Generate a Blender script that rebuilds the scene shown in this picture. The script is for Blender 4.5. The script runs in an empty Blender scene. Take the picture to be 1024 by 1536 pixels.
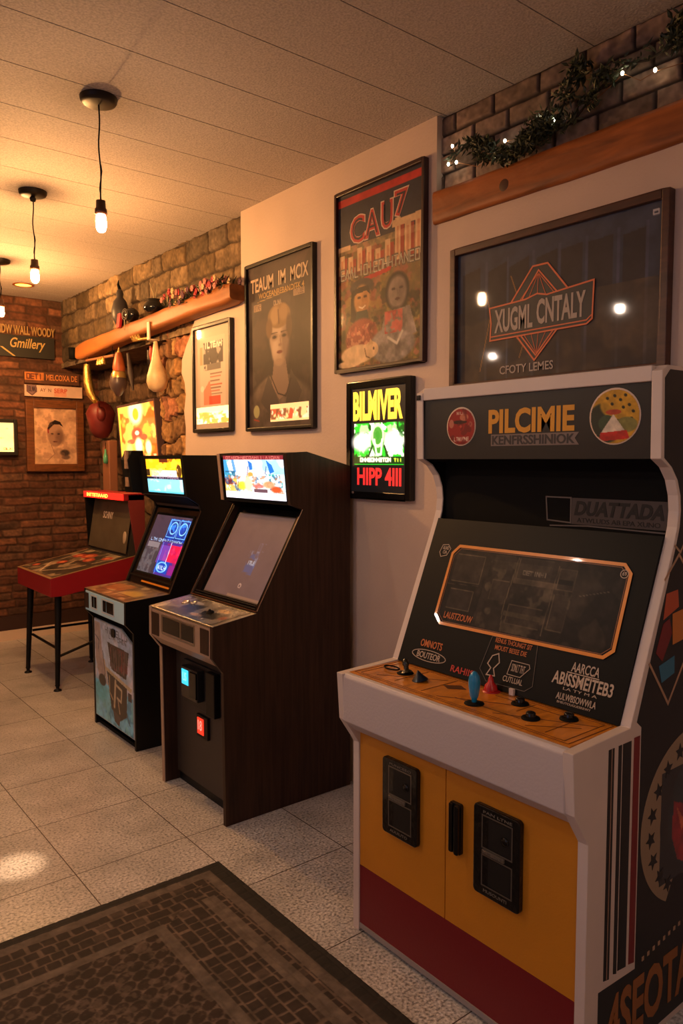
import bpy, math, random
import numpy as np
from mathutils import Vector
random.seed(7)
S = bpy.context.scene
COL = S.collection
PI = math.pi
WP = {}                       # world position of each object's origin

# ------------------------------------------------------------------ materials
def s2l(c):
    c = np.asarray(c, float)
    return np.where(c <= .04045, c/12.92, ((c+.055)/1.055)**2.4)
def rgb(r, g, b):
    return tuple(float(v) for v in s2l(np.array([r, g, b])/255.))
MC = {}
def mat(name, col=(.5, .5, .5), rough=.5, metal=0., emis=None, es=0., coat=0., spec=.5, attr=False, attr_em=0.,
        noise=None, grain=None, bump=0., bscale=60., trans=0.):
    """noise=(scale, amount) mottles the colour; grain=(axis scale xyz, amount) stretches it into wood grain"""
    if name in MC: return MC[name]
    m = bpy.data.materials.new(name); m.use_nodes = True
    nt = m.node_tree; N = nt.nodes; L = nt.links
    b = N['Principled BSDF']
    b.inputs['Base Color'].default_value = (*col, 1)
    b.inputs['Roughness'].default_value = rough
    b.inputs['Metallic'].default_value = metal
    b.inputs['Coat Weight'].default_value = coat
    b.inputs['Coat Roughness'].default_value = .04
    b.inputs['Specular IOR Level'].default_value = spec
    b.inputs['Transmission Weight'].default_value = trans
    if emis is not None:
        b.inputs['Emission Color'].default_value = (*emis, 1); b.inputs['Emission Strength'].default_value = es
    if attr:
        a = N.new('ShaderNodeAttribute'); a.attribute_name = 'paint'
        L.new(a.outputs['Color'], b.inputs['Base Color'])
        if attr_em:
            L.new(a.outputs['Color'], b.inputs['Emission Color']); b.inputs['Emission Strength'].default_value = attr_em
    tc = N.new('ShaderNodeTexCoord')
    if noise or grain:
        nz = N.new('ShaderNodeTexNoise'); nz.inputs['Detail'].default_value = 6
        amt = (noise or grain)[1]
        if grain:
            mp = N.new('ShaderNodeMapping'); mp.inputs['Scale'].default_value = grain[0]
            L.new(tc.outputs['Object'], mp.inputs['Vector']); L.new(mp.outputs[0], nz.inputs['Vector'])
            nz.inputs['Scale'].default_value = 1; nz.inputs['Distortion'].default_value = .6
        else:
            L.new(tc.outputs['Object'], nz.inputs['Vector']); nz.inputs['Scale'].default_value = noise[0]
        mr = N.new('ShaderNodeMapRange'); mr.inputs[1].default_value = .3; mr.inputs[2].default_value = .7
        mr.inputs[3].default_value = 1-amt; mr.inputs[4].default_value = 1+amt
        L.new(nz.outputs['Fac'], mr.inputs[0])
        mx = N.new('ShaderNodeVectorMath'); mx.operation = 'SCALE'
        if attr: L.new(a.outputs['Color'], mx.inputs[0])
        else: mx.inputs[0].default_value = col
        L.new(mr.outputs[0], mx.inputs['Scale'])
        L.new(mx.outputs[0], b.inputs['Base Color'])
    if bump:
        n2 = N.new('ShaderNodeTexNoise'); n2.inputs['Scale'].default_value = bscale; n2.inputs['Detail'].default_value = 5
        L.new(tc.outputs['Object'], n2.inputs['Vector'])
        bp = N.new('ShaderNodeBump'); bp.inputs['Strength'].default_value = bump; bp.inputs['Distance'].default_value = .01
        L.new(n2.outputs['Fac'], bp.inputs['Height']); L.new(bp.outputs[0], b.inputs['Normal'])
    MC[name] = m
    return m

# ------------------------------------------------------------------ objects
def tag(o, label=None, cat=None, group=None, kind=None):
    if label: o['label'] = label
    if cat: o['category'] = cat
    if group: o['group'] = group
    if kind: o['kind'] = kind
    return o
def thing(name, loc, label, cat, group=None):
    o = bpy.data.objects.new(name, None); COL.objects.link(o); o.location = loc
    o.empty_display_size = .05
    WP[o] = Vector(loc)
    return tag(o, label, cat, group)
def link(name, me, parent, mats, org=None):
    for m in (mats if isinstance(mats, (list, tuple)) else [mats]): me.materials.append(m)
    n = len(me.vertices); co = np.empty(n*3); me.vertices.foreach_get('co', co); co = co.reshape(-1, 3)
    if org is None:
        org = np.array([(co[:, 0].min()+co[:, 0].max())/2, (co[:, 1].min()+co[:, 1].max())/2, co[:, 2].min()])
    co = co-np.array(org)
    me.vertices.foreach_set('co', co.ravel()); me.update()
    o = bpy.data.objects.new(name, me); COL.objects.link(o)
    w = Vector(org); WP[o] = w
    if parent is not None:
        o.parent = parent; o.location = w-WP[parent]
    else: o.location = w
    return o
class MB:
    def __init__(s): s.v = []; s.f = []; s.m = []; s.sm = []
    def add(s, vs, fs, mi=0, smooth=False):
        k = len(s.v); s.v += [tuple(float(c) for c in p) for p in vs]
        for f in fs: s.f.append(tuple(i+k for i in f)); s.m.append(mi); s.sm.append(smooth)
        return s
    def box(s, a, b, mi=0):
        x0, x1 = sorted((a[0], b[0])); y0, y1 = sorted((a[1], b[1])); z0, z1 = sorted((a[2], b[2]))
        vs = [(x0, y0, z0), (x1, y0, z0), (x1, y1, z0), (x0, y1, z0), (x0, y0, z1), (x1, y0, z1), (x1, y1, z1), (x0, y1, z1)]
        return s.add(vs, [(0, 3, 2, 1), (4, 5, 6, 7), (0, 1, 5, 4), (1, 2, 6, 5), (2, 3, 7, 6), (3, 0, 4, 7)], mi)
    def slab(s, O, U, V, N, poly, t, mi=0, smi=None):
        """2-D polygon (u,v) on the plane O,U,V pushed out by t along N"""
        O, U, V, N = [np.array(a, float) for a in (O, U, V, N)]
        n = len(poly)
        ar = sum(poly[i][0]*poly[(i+1) % n][1]-poly[(i+1) % n][0]*poly[i][1] for i in range(n))
        if (ar > 0) != (np.dot(np.cross(U, V), N) > 0): poly = poly[::-1]
        a = [O+U*p[0]+V*p[1] for p in poly]; b = [p+N*t for p in a]
        s.add(a+b, [tuple(range(n-1, -1, -1)), tuple(range(n, 2*n))], mi)
        s.add(a+b, [(i, (i+1) % n, n+(i+1) % n, n+i) for i in range(n)], mi if smi is None else smi)
        return s
    def prism(s, prof, y0, y1, mi=0, rim=None):
        return s.slab((0, y0, 0), (1, 0, 0), (0, 0, 1), (0, 1, 0), prof, y1-y0, mi, rim)
    def tube(s, pts, r, n=8, mi=0, cap=True):
        pts = [np.array(p, float) for p in pts]; rs = r if isinstance(r, (list, tuple)) else [r]*len(pts)
        t0 = pts[1]-pts[0]; up = np.array([0, 0, 1.]) if abs(t0[2]) < .9*np.linalg.norm(t0) else np.array([1., 0, 0])
        rings = []
        for i, p in enumerate(pts):
            t = pts[min(i+1, len(pts)-1)]-pts[max(i-1, 0)]; t = t/(np.linalg.norm(t)+1e-12)
            a = np.cross(t, up); a /= np.linalg.norm(a)+1e-12; b = np.cross(t, a); up = -np.cross(a, t) if False else up
            rings.append([p+rs[i]*(a*math.cos(2*PI*k/n)+b*math.sin(2*PI*k/n)) for k in range(n)])
        vs = [v for r_ in rings for v in r_]
        fs = [(i*n+k, i*n+(k+1) % n, (i+1)*n+(k+1) % n, (i+1)*n+k) for i in range(len(pts)-1) for k in range(n)]
        s.add(vs, fs, mi, True)
        if cap: s.add(rings[0], [tuple(range(n-1, -1, -1))], mi); s.add(rings[-1], [tuple(range(n))], mi)
        return s
    def lathe(s, c, prof, n=20, mi=0, axis=(0, 0, 1), smooth=True):
        ax = np.array(axis, float); ax /= np.linalg.norm(ax)
        a = np.cross(ax, (1, 0, 0) if abs(ax[0]) < .9 else (0, 1, 0)); a /= np.linalg.norm(a); b = np.cross(ax, a)
        c = np.array(c, float)
        vs = [c+ax*h+r*(a*math.cos(2*PI*k/n)+b*math.sin(2*PI*k/n)) for r, h in prof for k in range(n)]
        m = len(prof)
        s.add(vs, [(i*n+k, i*n+(k+1) % n, (i+1)*n+(k+1) % n, (i+1)*n+k) for i in range(m-1) for k in range(n)], mi, smooth)
        return s
    def ball(s, c, r, n=10, mi=0):
        r = (r, r, r) if not isinstance(r, (tuple, list)) else r
        vs = []; m = max(4, n//2+1)
        for i in range(m+1):
            th = PI*i/m
            for k in range(n):
                ph = 2*PI*k/n; vs.append((c[0]+r[0]*math.sin(th)*math.cos(ph), c[1]+r[1]*math.sin(th)*math.sin(ph), c[2]+r[2]*math.cos(th)))
        return s.add(vs, [(i*n+k, (i+1)*n+k, (i+1)*n+(k+1) % n, i*n+(k+1) % n) for i in range(m) for k in range(n)], mi, True)
    def build(s, name, mats, parent=None, bevel=0, org=None, seg=2):
        me = bpy.data.meshes.new(name); me.from_pydata(s.v, [], s.f)
        me.polygons.foreach_set('material_index', s.m); me.polygons.foreach_set('use_smooth', s.sm)
        if bevel:
            import bmesh
            bm = bmesh.new(); bm.from_mesh(me); bmesh.ops.remove_doubles(bm, verts=bm.verts, dist=1e-5)
            bmesh.ops.recalc_face_normals(bm, faces=bm.faces)
            bm.to_mesh(me); bm.free()
        me.update()
        o = link(name, me, parent, mats, org)
        if bevel:
            md = o.modifiers.new('bevel', 'BEVEL'); md.width = bevel; md.segments = seg; md.limit_method = 'ANGLE'; md.angle_limit = .6
        return o

# ------------------------------------------------------------------ numpy painter
def vnoise(h, w, cy, cx, seed):
    r = np.random.RandomState(seed); g = r.rand(int(cy)+3, int(cx)+3)
    y = np.linspace(0, cy, h); x = np.linspace(0, cx, w)
    yi = y.astype(int); xi = x.astype(int); fy = (y-yi)[:, None]; fx = (x-xi)[None, :]
    fy = fy*fy*(3-2*fy); fx = fx*fx*(3-2*fx)
    a = g[yi][:, xi]; b = g[yi][:, xi+1]; c = g[yi+1][:, xi]; d = g[yi+1][:, xi+1]
    return (a*(1-fx)+b*fx)*(1-fy)+(c*(1-fx)+d*fx)*fy
def fbm(h, w, cy, cx, seed, o=4):
    t = 0; a = 1; n = 0
    for i in range(o): n = n+a*vnoise(h, w, cy*2**i, cx*2**i, seed+i*13); t += a; a *= .55
    return n/t
class Art:
    def __init__(s, w, h, bg=(0, 0, 0), asp=1.):
        s.w, s.h = w, h; s.a = np.zeros((h, w, 3)); s.a[:] = np.array(bg)/255.
        s.u, s.v = np.meshgrid(np.linspace(0, 1, w), np.linspace(0, 1, h))
        s.asp = asp            # height / width of the real print
    def put(s, mask, c, al=1.):
        m = (np.clip(mask, 0, 1)*al)[..., None]; s.a = s.a*(1-m)+np.array(c)/255.*m; return s
    def rect(s, u0, v0, u1, v1, c, al=1.): return s.put(((s.u >= u0) & (s.u <= u1) & (s.v >= v0) & (s.v <= v1))*1., c, al)
    def ell(s, cu, cv, ru, rv, c, al=1., soft=.12, rot=0.):
        x = s.u-cu; y = (s.v-cv)*s.asp; k = math.radians(rot)
        x, y = x*math.cos(k)+y*math.sin(k), -x*math.sin(k)+y*math.cos(k)
        d = np.sqrt((x/ru)**2+(y/(rv*s.asp))**2)
        return s.put(np.clip((1-d)/soft+.5, 0, 1), c, al)
    def ring(s, cu, cv, ru, rv, wd, c, al=1.):
        d = np.sqrt(((s.u-cu)/ru)**2+((s.v-cv)/rv)**2)
        return s.put(np.clip((wd-np.abs(d-1))/wd*3, 0, 1), c, al)
    def pol(s, pts, c, al=1.):
        ins = np.zeros(s.u.shape, bool); n = len(pts)
        for i in range(n):
            (x0, y0), (x1, y1) = pts[i], pts[(i+1) % n]
            if y0 == y1: continue
            ins ^= ((y0 > s.v) != (y1 > s.v)) & (s.u < (x1-x0)*(s.v-y0)/(y1-y0)+x0)
        return s.put(ins*1., c, al)
    def line(s, pts, wd, c, al=1.):
        k = s.asp; d = np.full(s.u.shape, 9.)
        for (x0, y0), (x1, y1) in zip(pts[:-1], pts[1:]):
            dx, dy = x1-x0, (y1-y0)*k; l = dx*dx+dy*dy+1e-12
            t = np.clip(((s.u-x0)*dx+(s.v-y0)*k*dy)/l, 0, 1)
            d = np.minimum(d, np.hypot(s.u-x0-t*dx, (s.v-y0)*k-t*dy))
        return s.put(np.clip((wd-d)/wd*2, 0, 1), c, al)
    def noise(s, amt, cells=8, seed=1, box=None):
        n = (fbm(s.h, s.w, cells*s.asp, cells, seed)-.5)*2*amt
        m = np.ones(s.u.shape) if box is None else ((s.u >= box[0]) & (s.v >= box[1]) & (s.u <= box[2]) & (s.v <= box[3]))*1.
        s.a = np.clip(s.a*(1+(n*m)[..., None]), 0, 1); return s
    def blotch(s, cols, cells, seed, box=(0, 0, 1, 1), al=.8, th=.56):
        for i, c in enumerate(cols):
            n = fbm(s.h, s.w, cells*s.asp, cells, seed+i*31, 3)
            m = (s.u >= box[0]) & (s.v >= box[1]) & (s.u <= box[2]) & (s.v <= box[3])
            s.put(np.clip((n-th)*14, 0, 1)*m, c, al)
        return s
    def scribble(s, u0, v0, u1, v1, c, n=7, wd=.006, seed=3, al=1.):
        """a row of small letter-like strokes"""
        r = random.Random(seed); w = (u1-u0)/n
        for i in range(n):
            a = u0+i*w+w*.12; b = a+w*.7; k = r.choice('HNEOLTAI')
            P = {'H': [[(a, v0), (a, v1)], [(b, v0), (b, v1)], [(a, (v0+v1)/2), (b, (v0+v1)/2)]],
                 'N': [[(a, v1), (a, v0), (b, v1), (b, v0)]], 'E': [[(b, v0), (a, v0), (a, v1), (b, v1)], [(a, (v0+v1)/2), (b, (v0+v1)/2)]],
                 'O': [[(a, v0), (b, v0), (b, v1), (a, v1), (a, v0)]], 'L': [[(a, v0), (a, v1), (b, v1)]],
                 'T': [[(a, v0), (b, v0)], [((a+b)/2, v0), ((a+b)/2, v1)]],
                 'A': [[(a, v1), ((a+b)/2, v0), (b, v1)]], 'I': [[((a+b)/2, v0), ((a+b)/2, v1)]]}[k]
            for p in P: s.line(p, wd, c, al)
        return s
def grid(name, O, U, V, col, mats, parent, height=None, N=None, org=None, mask=None):
    """a painted sheet: O top left corner, U full width, V full height (downwards)"""
    h, w = col.shape[:2]
    O, U, V = [np.array(a, float) for a in (O, U, V)]
    if N is None: N = np.cross(V, U); N = N/np.linalg.norm(N)
    u, v = np.meshgrid(np.linspace(0, 1, w), np.linspace(0, 1, h))
    P = O+u[..., None]*U+v[..., None]*V
    if height is not None: P = P+height[..., None]*np.array(N)
    i = np.arange(h*w).reshape(h, w)
    q = np.stack([i[:-1, :-1], i[1:, :-1], i[1:, 1:], i[:-1, 1:]], -1).reshape(-1, 4)
    if mask is not None:
        q = q[mask[:-1, :-1].ravel()]
    me = bpy.data.meshes.new(name)
    me.vertices.add(h*w); me.vertices.foreach_set('co', P.reshape(-1))
    me.loops.add(len(q)*4); me.loops.foreach_set('vertex_index', q.ravel().astype(np.int32))
    me.polygons.add(len(q)); me.polygons.foreach_set('loop_start', np.arange(0, len(q)*4, 4, dtype=np.int32))
    me.update(calc_edges=True)
    at = me.color_attributes.new('paint', 'FLOAT_COLOR', 'POINT')
    c = np.ones((h*w, 4)); c[:, :3] = s2l(np.clip(col, 0, 1).reshape(-1, 3)); at.data.foreach_set('color', c.ravel())
    if height is not None: me.polygons.foreach_set('use_smooth', np.ones(len(q), bool))
    return link(name, me, parent, mats, org)
def courses(Wm, Hm, res, bw, bh, mort, seed, pal, mcol, warp=.006, jit=.3, depth=.012, dark=.35):
    """brick or stone courses: height field and colours"""
    w = int(Wm/res); h = int(Hm/res); r = np.random.RandomState(seed)
    x, y = np.meshgrid(np.linspace(0, Wm, w), np.linspace(0, Hm, h))
    x = x+(fbm(h, w, Hm/.12, Wm/.12, seed+1)-.5)*warp*2; y = y+(fbm(h, w, Hm/.10, Wm/.10, seed+2)-.5)*warp*2
    row = np.floor(y/bh).astype(int); nr = int(row.max()-row.min())+3; row = row-row.min()
    off = (np.arange(nr) % 2)*.5*bw+r.rand(nr)*jit*bw*.5
    xx = (x+off[row])/bw+3; ci = np.floor(xx).astype(int)
    J = (r.rand(nr, int(xx.max())+4)-.5)*jit
    fx = xx-ci
    left = J[row, ci]; right = J[row, ci+1]
    # shift index where jitter moves the joint
    idx = ci+np.where(fx < left, -1, 0)+np.where(fx > 1+right, 1, 0)
    dl = (xx-(idx+J[row, idx]))*bw; dr = ((idx+1+J[row, idx+1])-xx)*bw
    fy = y-np.floor(y/bh)*bh
    d = np.minimum(np.minimum(dl, dr), np.minimum(fy, bh-fy))
    k = np.clip((d-mort*.5)/(mort*.9), 0, 1); k = k*k*(3-2*k)
    sh = r.rand(nr, J.shape[1]); pc = r.randint(0, len(pal), (nr, J.shape[1]))
    n1 = fbm(h, w, Hm/.05, Wm/.05, seed+3); n2 = fbm(h, w, Hm/.015, Wm/.015, seed+5, 2)
    hgt = k*depth*(.75+.5*sh[row, idx])+(n1-.5)*depth*.7+(n2-.5)*depth*.25
    P = np.array(pal)/255.
    c = P[pc[row, idx]]*(.8+.4*sh[row, idx])[..., None]*(.72+.56*n1)[..., None]*(.8+.4*n2)[..., None]
    m = np.array(mcol)/255.*(.7+.6*n1)[..., None]
    return hgt, c*k[..., None]+m*(1-k)[..., None]
def text(name, body, parent, O, U, V, w, h, m, bold=.0, t=.0008, slant=0.):
    """raised lettering stretched to the box w by h; O top left, U right, V down (unit vectors)"""
    cu = bpy.data.curves.new('lettering', 'FONT'); cu.body = body; cu.size = 1; cu.offset = bold; cu.extrude = .5
    cu.resolution_u = 3; cu.shear = slant
    o = bpy.data.objects.new('lettering', cu); COL.objects.link(o)
    dg = bpy.context.evaluated_depsgraph_get(); me = bpy.data.meshes.new_from_object(o.evaluated_get(dg))
    bpy.data.objects.remove(o)
    n = len(me.vertices); co = np.empty(n*3); me.vertices.foreach_get('co', co); co = co.reshape(-1, 3)
    x0, x1 = co[:, 0].min(), co[:, 0].max(); y0, y1 = co[:, 1].min(), co[:, 1].max()
    O, U, V = [np.array(a, float) for a in (O, U, V)]; N = np.cross(V, U); N /= np.linalg.norm(N)
    P = O+U*((co[:, 0]-x0)/(x1-x0)*w)[:, None]+V*((y1-co[:, 1])/(y1-y0)*h)[:, None]+N*((co[:, 2]+.5)*t)[:, None]
    me.vertices.foreach_set('co', P.ravel()); me.materials.clear()
    return link(name, me, parent, m)
WU, WV, WN = np.array([0, -1., 0]), np.array([0, 0, -1.]), np.array([-1., 0, 0])      # right, down, out on the right wall
BU, BV, BN = np.array([1., 0, 0]), np.array([0, 0, -1.]), np.array([0, -1., 0])       # same on the back wall
# ================================================================== camera, view
cam = bpy.data.objects.new('camera', bpy.data.cameras.new('camera')); COL.objects.link(cam)
cam.location = (0, 0, 1.5); cam.rotation_euler = (math.radians(90-3.928), 0, math.radians(-38.692))
cam.data.sensor_fit = 'VERTICAL'; cam.data.sensor_height = 36; cam.data.lens = 36*1136/1536; cam.data.clip_start = .05
S.camera = cam
S.view_settings.view_transform = 'Standard'; S.view_settings.look = 'None'; S.view_settings.gamma = 1
S.view_settings.use_curve_mapping = False; S.view_settings.exposure = EXPO = .2
CZ = 2.84; WX = 2.2; BY = 6.6; LX = -2.4; FY = -2.2

# ================================================================== materials
plaster = mat('plaster', rgb(204, 182, 168), .7, noise=(3, .05), bump=.12, bscale=90)
black = mat('black_laminate', rgb(14, 12, 12), .45, bump=.05, bscale=200, spec=.3)
blackm = mat('black_matte', rgb(10, 9, 9), .75, spec=.15)
blackg = mat('black_gloss', rgb(14, 14, 15), .18)
brownl = mat('dark_wood_laminate', rgb(50, 31, 22), .45, spec=.3, grain=((60, 60, 3), .45), bump=.04, bscale=120)
white = mat('offwhite_trim', rgb(212, 196, 188), .42, noise=(6, .05))
steel = mat('brushed_steel', rgb(170, 165, 160), .28, 1., noise=(30, .1))
chrome = mat('chrome_trim', rgb(215, 205, 195), .15, 1.)
iron = mat('black_iron', rgb(20, 18, 17), .5, .6)
framew = mat('walnut_frame', rgb(72, 40, 28), .4, grain=((8, 8, 40), .35))
frameb = mat('black_frame', rgb(22, 18, 17), .4)
woodb = mat('oak_beam', rgb(150, 84, 36), .5, grain=((25, 3, 25), .45), bump=.25, bscale=25)
woodm = mat('mantel_beam', rgb(146, 86, 40), .5, grain=((18, 2.2, 18), .3), bump=.2, bscale=20)
paint = mat('printed_sheet', rough=.5, attr=True, coat=.7, spec=.25)
paintm = mat('printed_matt', rough=.6, attr=True)
masonry = mat('masonry', rough=.85, attr=True, spec=.25)
def glow(n, es, rough=.35): return mat('lit_print_%s' % n, rough=rough, attr=True, attr_em=es, coat=.5)

# ================================================================== the room
def floor_mat():
    m = mat('speckled_floor_tiles', rough=.3)
    nt = m.node_tree; N = nt.nodes; L = nt.links; b = N['Principled BSDF']
    g = N.new('ShaderNodeNewGeometry'); mp = N.new('ShaderNodeMapping'); mp.inputs['Location'].default_value = (-.905+.44*0, -2.67+.45*0, 0)
    L.new(g.outputs['Position'], mp.inputs['Vector'])
    br = N.new('ShaderNodeTexBrick'); br.offset = 0; br.squash = 1
    br.inputs['Scale'].default_value = 1; br.inputs['Brick Width'].default_value = .44; br.inputs['Row Height'].default_value = .452
    br.inputs['Mortar Size'].default_value = .0022; br.inputs['Mortar Smooth'].default_value = .3; br.inputs['Bias'].default_value = 0
    L.new(mp.outputs[0], br.inputs['Vector'])
    br.inputs['Color1'].default_value = (*rgb(186, 182, 180), 1); br.inputs['Color2'].default_value = (*rgb(176, 172, 170), 1)
    br.inputs['Mortar'].default_value = (*rgb(70, 56, 47), 1)
    n1 = N.new('ShaderNodeTexNoise'); n1.inputs['Scale'].default_value = 105; n1.inputs['Detail'].default_value = 3
    n2 = N.new('ShaderNodeTexNoise'); n2.inputs['Scale'].default_value = 5; n2.inputs['Detail'].default_value = 5
    for n in (n1, n2): L.new(g.outputs['Position'], n.inputs['Vector'])
    def mr(src, a, c, d, e):
        r = N.new('ShaderNodeMapRange'); [setattr(r.inputs[i+1], 'default_value', v) for i, v in enumerate((a, c, d, e))]; L.new(src, r.inputs[0]); return r.outputs[0]
    k = N.new('ShaderNodeMath'); k.operation = 'MULTIPLY'
    L.new(mr(n1.outputs['Fac'], .36, .64, .5, 1.5), k.inputs[0]); L.new(mr(n2.outputs['Fac'], .3, .7, .82, 1.15), k.inputs[1])
    sc = N.new('ShaderNodeVectorMath'); sc.operation = 'SCALE'; L.new(br.outputs['Color'], sc.inputs[0]); L.new(k.outputs[0], sc.inputs['Scale'])
    L.new(sc.outputs[0], b.inputs['Base Color'])
    L.new(mr(n1.outputs['Fac'], .35, .65, .38, .2), b.inputs['Roughness'])
    bp = N.new('ShaderNodeBump'); bp.inputs['Strength'].default_value = .12; bp.inputs['Distance'].default_value = .003
    L.new(n1.outputs['Fac'], bp.inputs['Height']); L.new(bp.outputs[0], b.inputs['Normal'])
    return m
def ceil_mat():
    m = mat('textured_ceiling_board', rgb(188, 176, 170), .8)
    nt = m.node_tree; N = nt.nodes; L = nt.links; b = N['Principled BSDF']
    g = N.new('ShaderNodeNewGeometry')
    n1 = N.new('ShaderNodeTexNoise'); n1.inputs['Scale'].default_value = 130; n1.inputs['Detail'].default_value = 3
    L.new(g.outputs['Position'], n1.inputs['Vector'])
    r = N.new('ShaderNodeMapRange'); [setattr(r.inputs[i+1], 'default_value', v) for i, v in enumerate((.3, .7, .74, 1.15))]
    L.new(n1.outputs['Fac'], r.inputs[0])
    sc = N.new('ShaderNodeVectorMath'); sc.operation = 'SCALE'; sc.inputs[0].default_value = rgb(188, 176, 170); L.new(r.outputs[0], sc.inputs['Scale'])
    L.new(sc.outputs[0], b.inputs['Base Color'])
    bp = N.new('ShaderNodeBump'); bp.inputs['Strength'].default_value = .5; bp.inputs['Distance'].default_value = .004
    L.new(n1.outputs['Fac'], bp.inputs['Height']); L.new(bp.outputs[0], b.inputs['Normal'])
    return m
def struct(o): o['kind'] = 'structure'; return o
struct(MB().box((LX-.15, FY-.15, -.12), (2.75, BY+.15, 0)).build('floor', floor_mat()))
# ceiling boards run towards the right wall with shallow V grooves between them
mb = MB(); cm = ceil_mat(); gm = mat('board_groove', rgb(110, 98, 90), .9)
mb.box((LX-.15, FY-.15, CZ+.006), (2.75, BY+.15, CZ+.14), 1)
y = 1.805-.3225*13; ys = []
while y < BY+.2: ys.append(y); y += .3225
for a, b in zip(ys[:-1], ys[1:]):
    a2 = max(a+.0022, FY-.15); b2 = min(b-.0022, BY+.15)
    if b2 > a2: mb.box((LX-.15, a2, CZ), (2.75, b2, CZ+.01), 0)
struct(mb.build('ceiling', [cm, gm]))
# right wall: painted plaster cut out round the brick panel and the stone niche
jag = [(3.62, 2.84), (3.62, 2.42), (4.06, 2.40), (4.12, 2.352), (4.155, 2.335), (4.19, 2.30), (4.21, 2.26), (4.27, 2.20), (4.33, 2.12), (4.338, 2.037),
       (4.30, 1.98), (4.285, 1.90), (4.31, 1.80), (4.292, 1.70), (4.30, 1.54), (4.32, 1.30), (4.30, 1.0), (4.33, .6), (4.31, 0)]
poly = [(FY, 0), (FY, 2.43), (2.150, 2.43), (2.150, 2.84)]+jag
wr = struct(MB().slab((WX, 0, 0), (0, 1, 0), (0, 0, 1), (1, 0, 0), poly, .06).build('wall_right', plaster))
def courses_panel(name, y1, y0, z1, z0, X, res, bw, bh, mort, seed, pal, mcol, **k):
    hg, c = courses(y1-y0, z1-z0, res, bw, bh, mort, seed, pal, mcol, **k)
    return grid(name, (X, y1, z1), (0, y0-y1, 0), (0, 0, z0-z1), c, masonry, wr, hg, WN)
courses_panel('brick_panel', 2.150, FY, 2.84, 2.50, 2.236, .005, .178, .073, .006, 11,
              [(132, 112, 98), (142, 120, 104), (124, 104, 92), (136, 116, 104)], (52, 42, 38), warp=.003, jit=.25, depth=.009)
courses_panel('stone_panel', 3.62, 3.62, 2.84, 2.3, 2.24, .008, .3, .12, .012, 5, [(1, 1, 1)], (1, 1, 1)) if False else None
stpal = [(108, 90, 70), (96, 82, 66), (120, 100, 76), (88, 76, 64), (102, 84, 62)]
courses_panel('stone_panel', BY, 3.62, 2.84, 2.28, 2.238, .007, .27, .128, .008, 21, stpal, (66, 54, 44), warp=.02, jit=.7, depth=.014)
courses_panel('stone_pillar', 4.70, 3.98, 2.42, 0, 2.268, .007, .15, .13, .008, 33, [(150, 112, 70), (128, 94, 60), (166, 128, 84), (112, 80, 54), (140, 92, 66)], (84, 62, 44), warp=.065, jit=.9, depth=.036)
courses_panel('niche_back', BY, 4.66, 2.42, 0, 2.56, .009, .26, .15, .010, 41, [(96, 74, 56), (84, 66, 52), (108, 84, 64), (76, 60, 48)], (66, 50, 38), warp=.03, jit=.8, depth=.022)
MB().box((2.27, 4.64, 0), (2.56, 4.70, 2.42)).box((2.245, 4.66, 2.285), (2.60, BY, 2.47)).build('niche_reveal', mat('rough_stone', rgb(110, 84, 62), .9, noise=(14, .4), bump=.6, bscale=30), wr)
struct(MB().box((2.62, FY-.15, 0), (2.75, BY+.15, CZ)).build('wall_right_outer', plaster)) if False else None
MB().box((2.60, FY, 0), (2.7, BY+.1, CZ)).build('outer_leaf', plaster, wr)
# back wall in old brick
hg, c = courses(2.50, CZ, .007, .235, .066, .008, 61, [(100, 62, 44), (90, 56, 40), (108, 70, 50), (82, 52, 38), (94, 66, 50)], (74, 50, 38), warp=.012, jit=.5, depth=.008)
wb = struct(MB().box((LX, BY+.012, 0), (2.7, BY+.12, CZ)).build('wall_back', mat('old_brick_plain', rgb(90, 58, 42), .9, noise=(9, .3), bump=.4)))
grid('brick_face', (.10, BY, CZ), (2.50, 0, 0), (0, 0, -CZ), c, masonry, wb, hg, BN)
struct(MB().box((LX, BY-.022, 0), (2.56, BY-.001, .085)).build('baseboard_back', mat('cream_skirting', rgb(222, 196, 172), .5)))
struct(MB().box((LX, BY-.012, .085), (2.56, BY-.001, .20)).build('trim_1', mat('dark_skirting_band', rgb(58, 34, 26), .6)))
struct(MB().box((LX, FY-.12, 0), (2.7, FY, CZ)).build('wall_front', plaster))
# left wall with a window added to let in cool dusk light
wl = MB()
wl.box((LX-.12, FY, 0), (LX, -.2, CZ)).box((LX-.12, 1.6, 0), (LX, BY, CZ)).box((LX-.12, -.2, 0), (LX, 1.6, .9)).box((LX-.12, -.2, 2.3), (LX, 1.6, CZ))
struct(wl.build('wall_left', plaster))
wf = MB(); fr = .05
for a, b in (((-.2, .9), (1.6, .95)), ((-.2, 2.25), (1.6, 2.3)), ((-.2, .95), (-.15, 2.25)), ((1.55, .95), (1.6, 2.25)), ((.675, .95), (.725, 2.25))):
    wf.box((LX-.09, a[0], a[1]), (LX-.03, b[0], b[1]))
wo = struct(wf.build('added_window_1', white))
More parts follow.
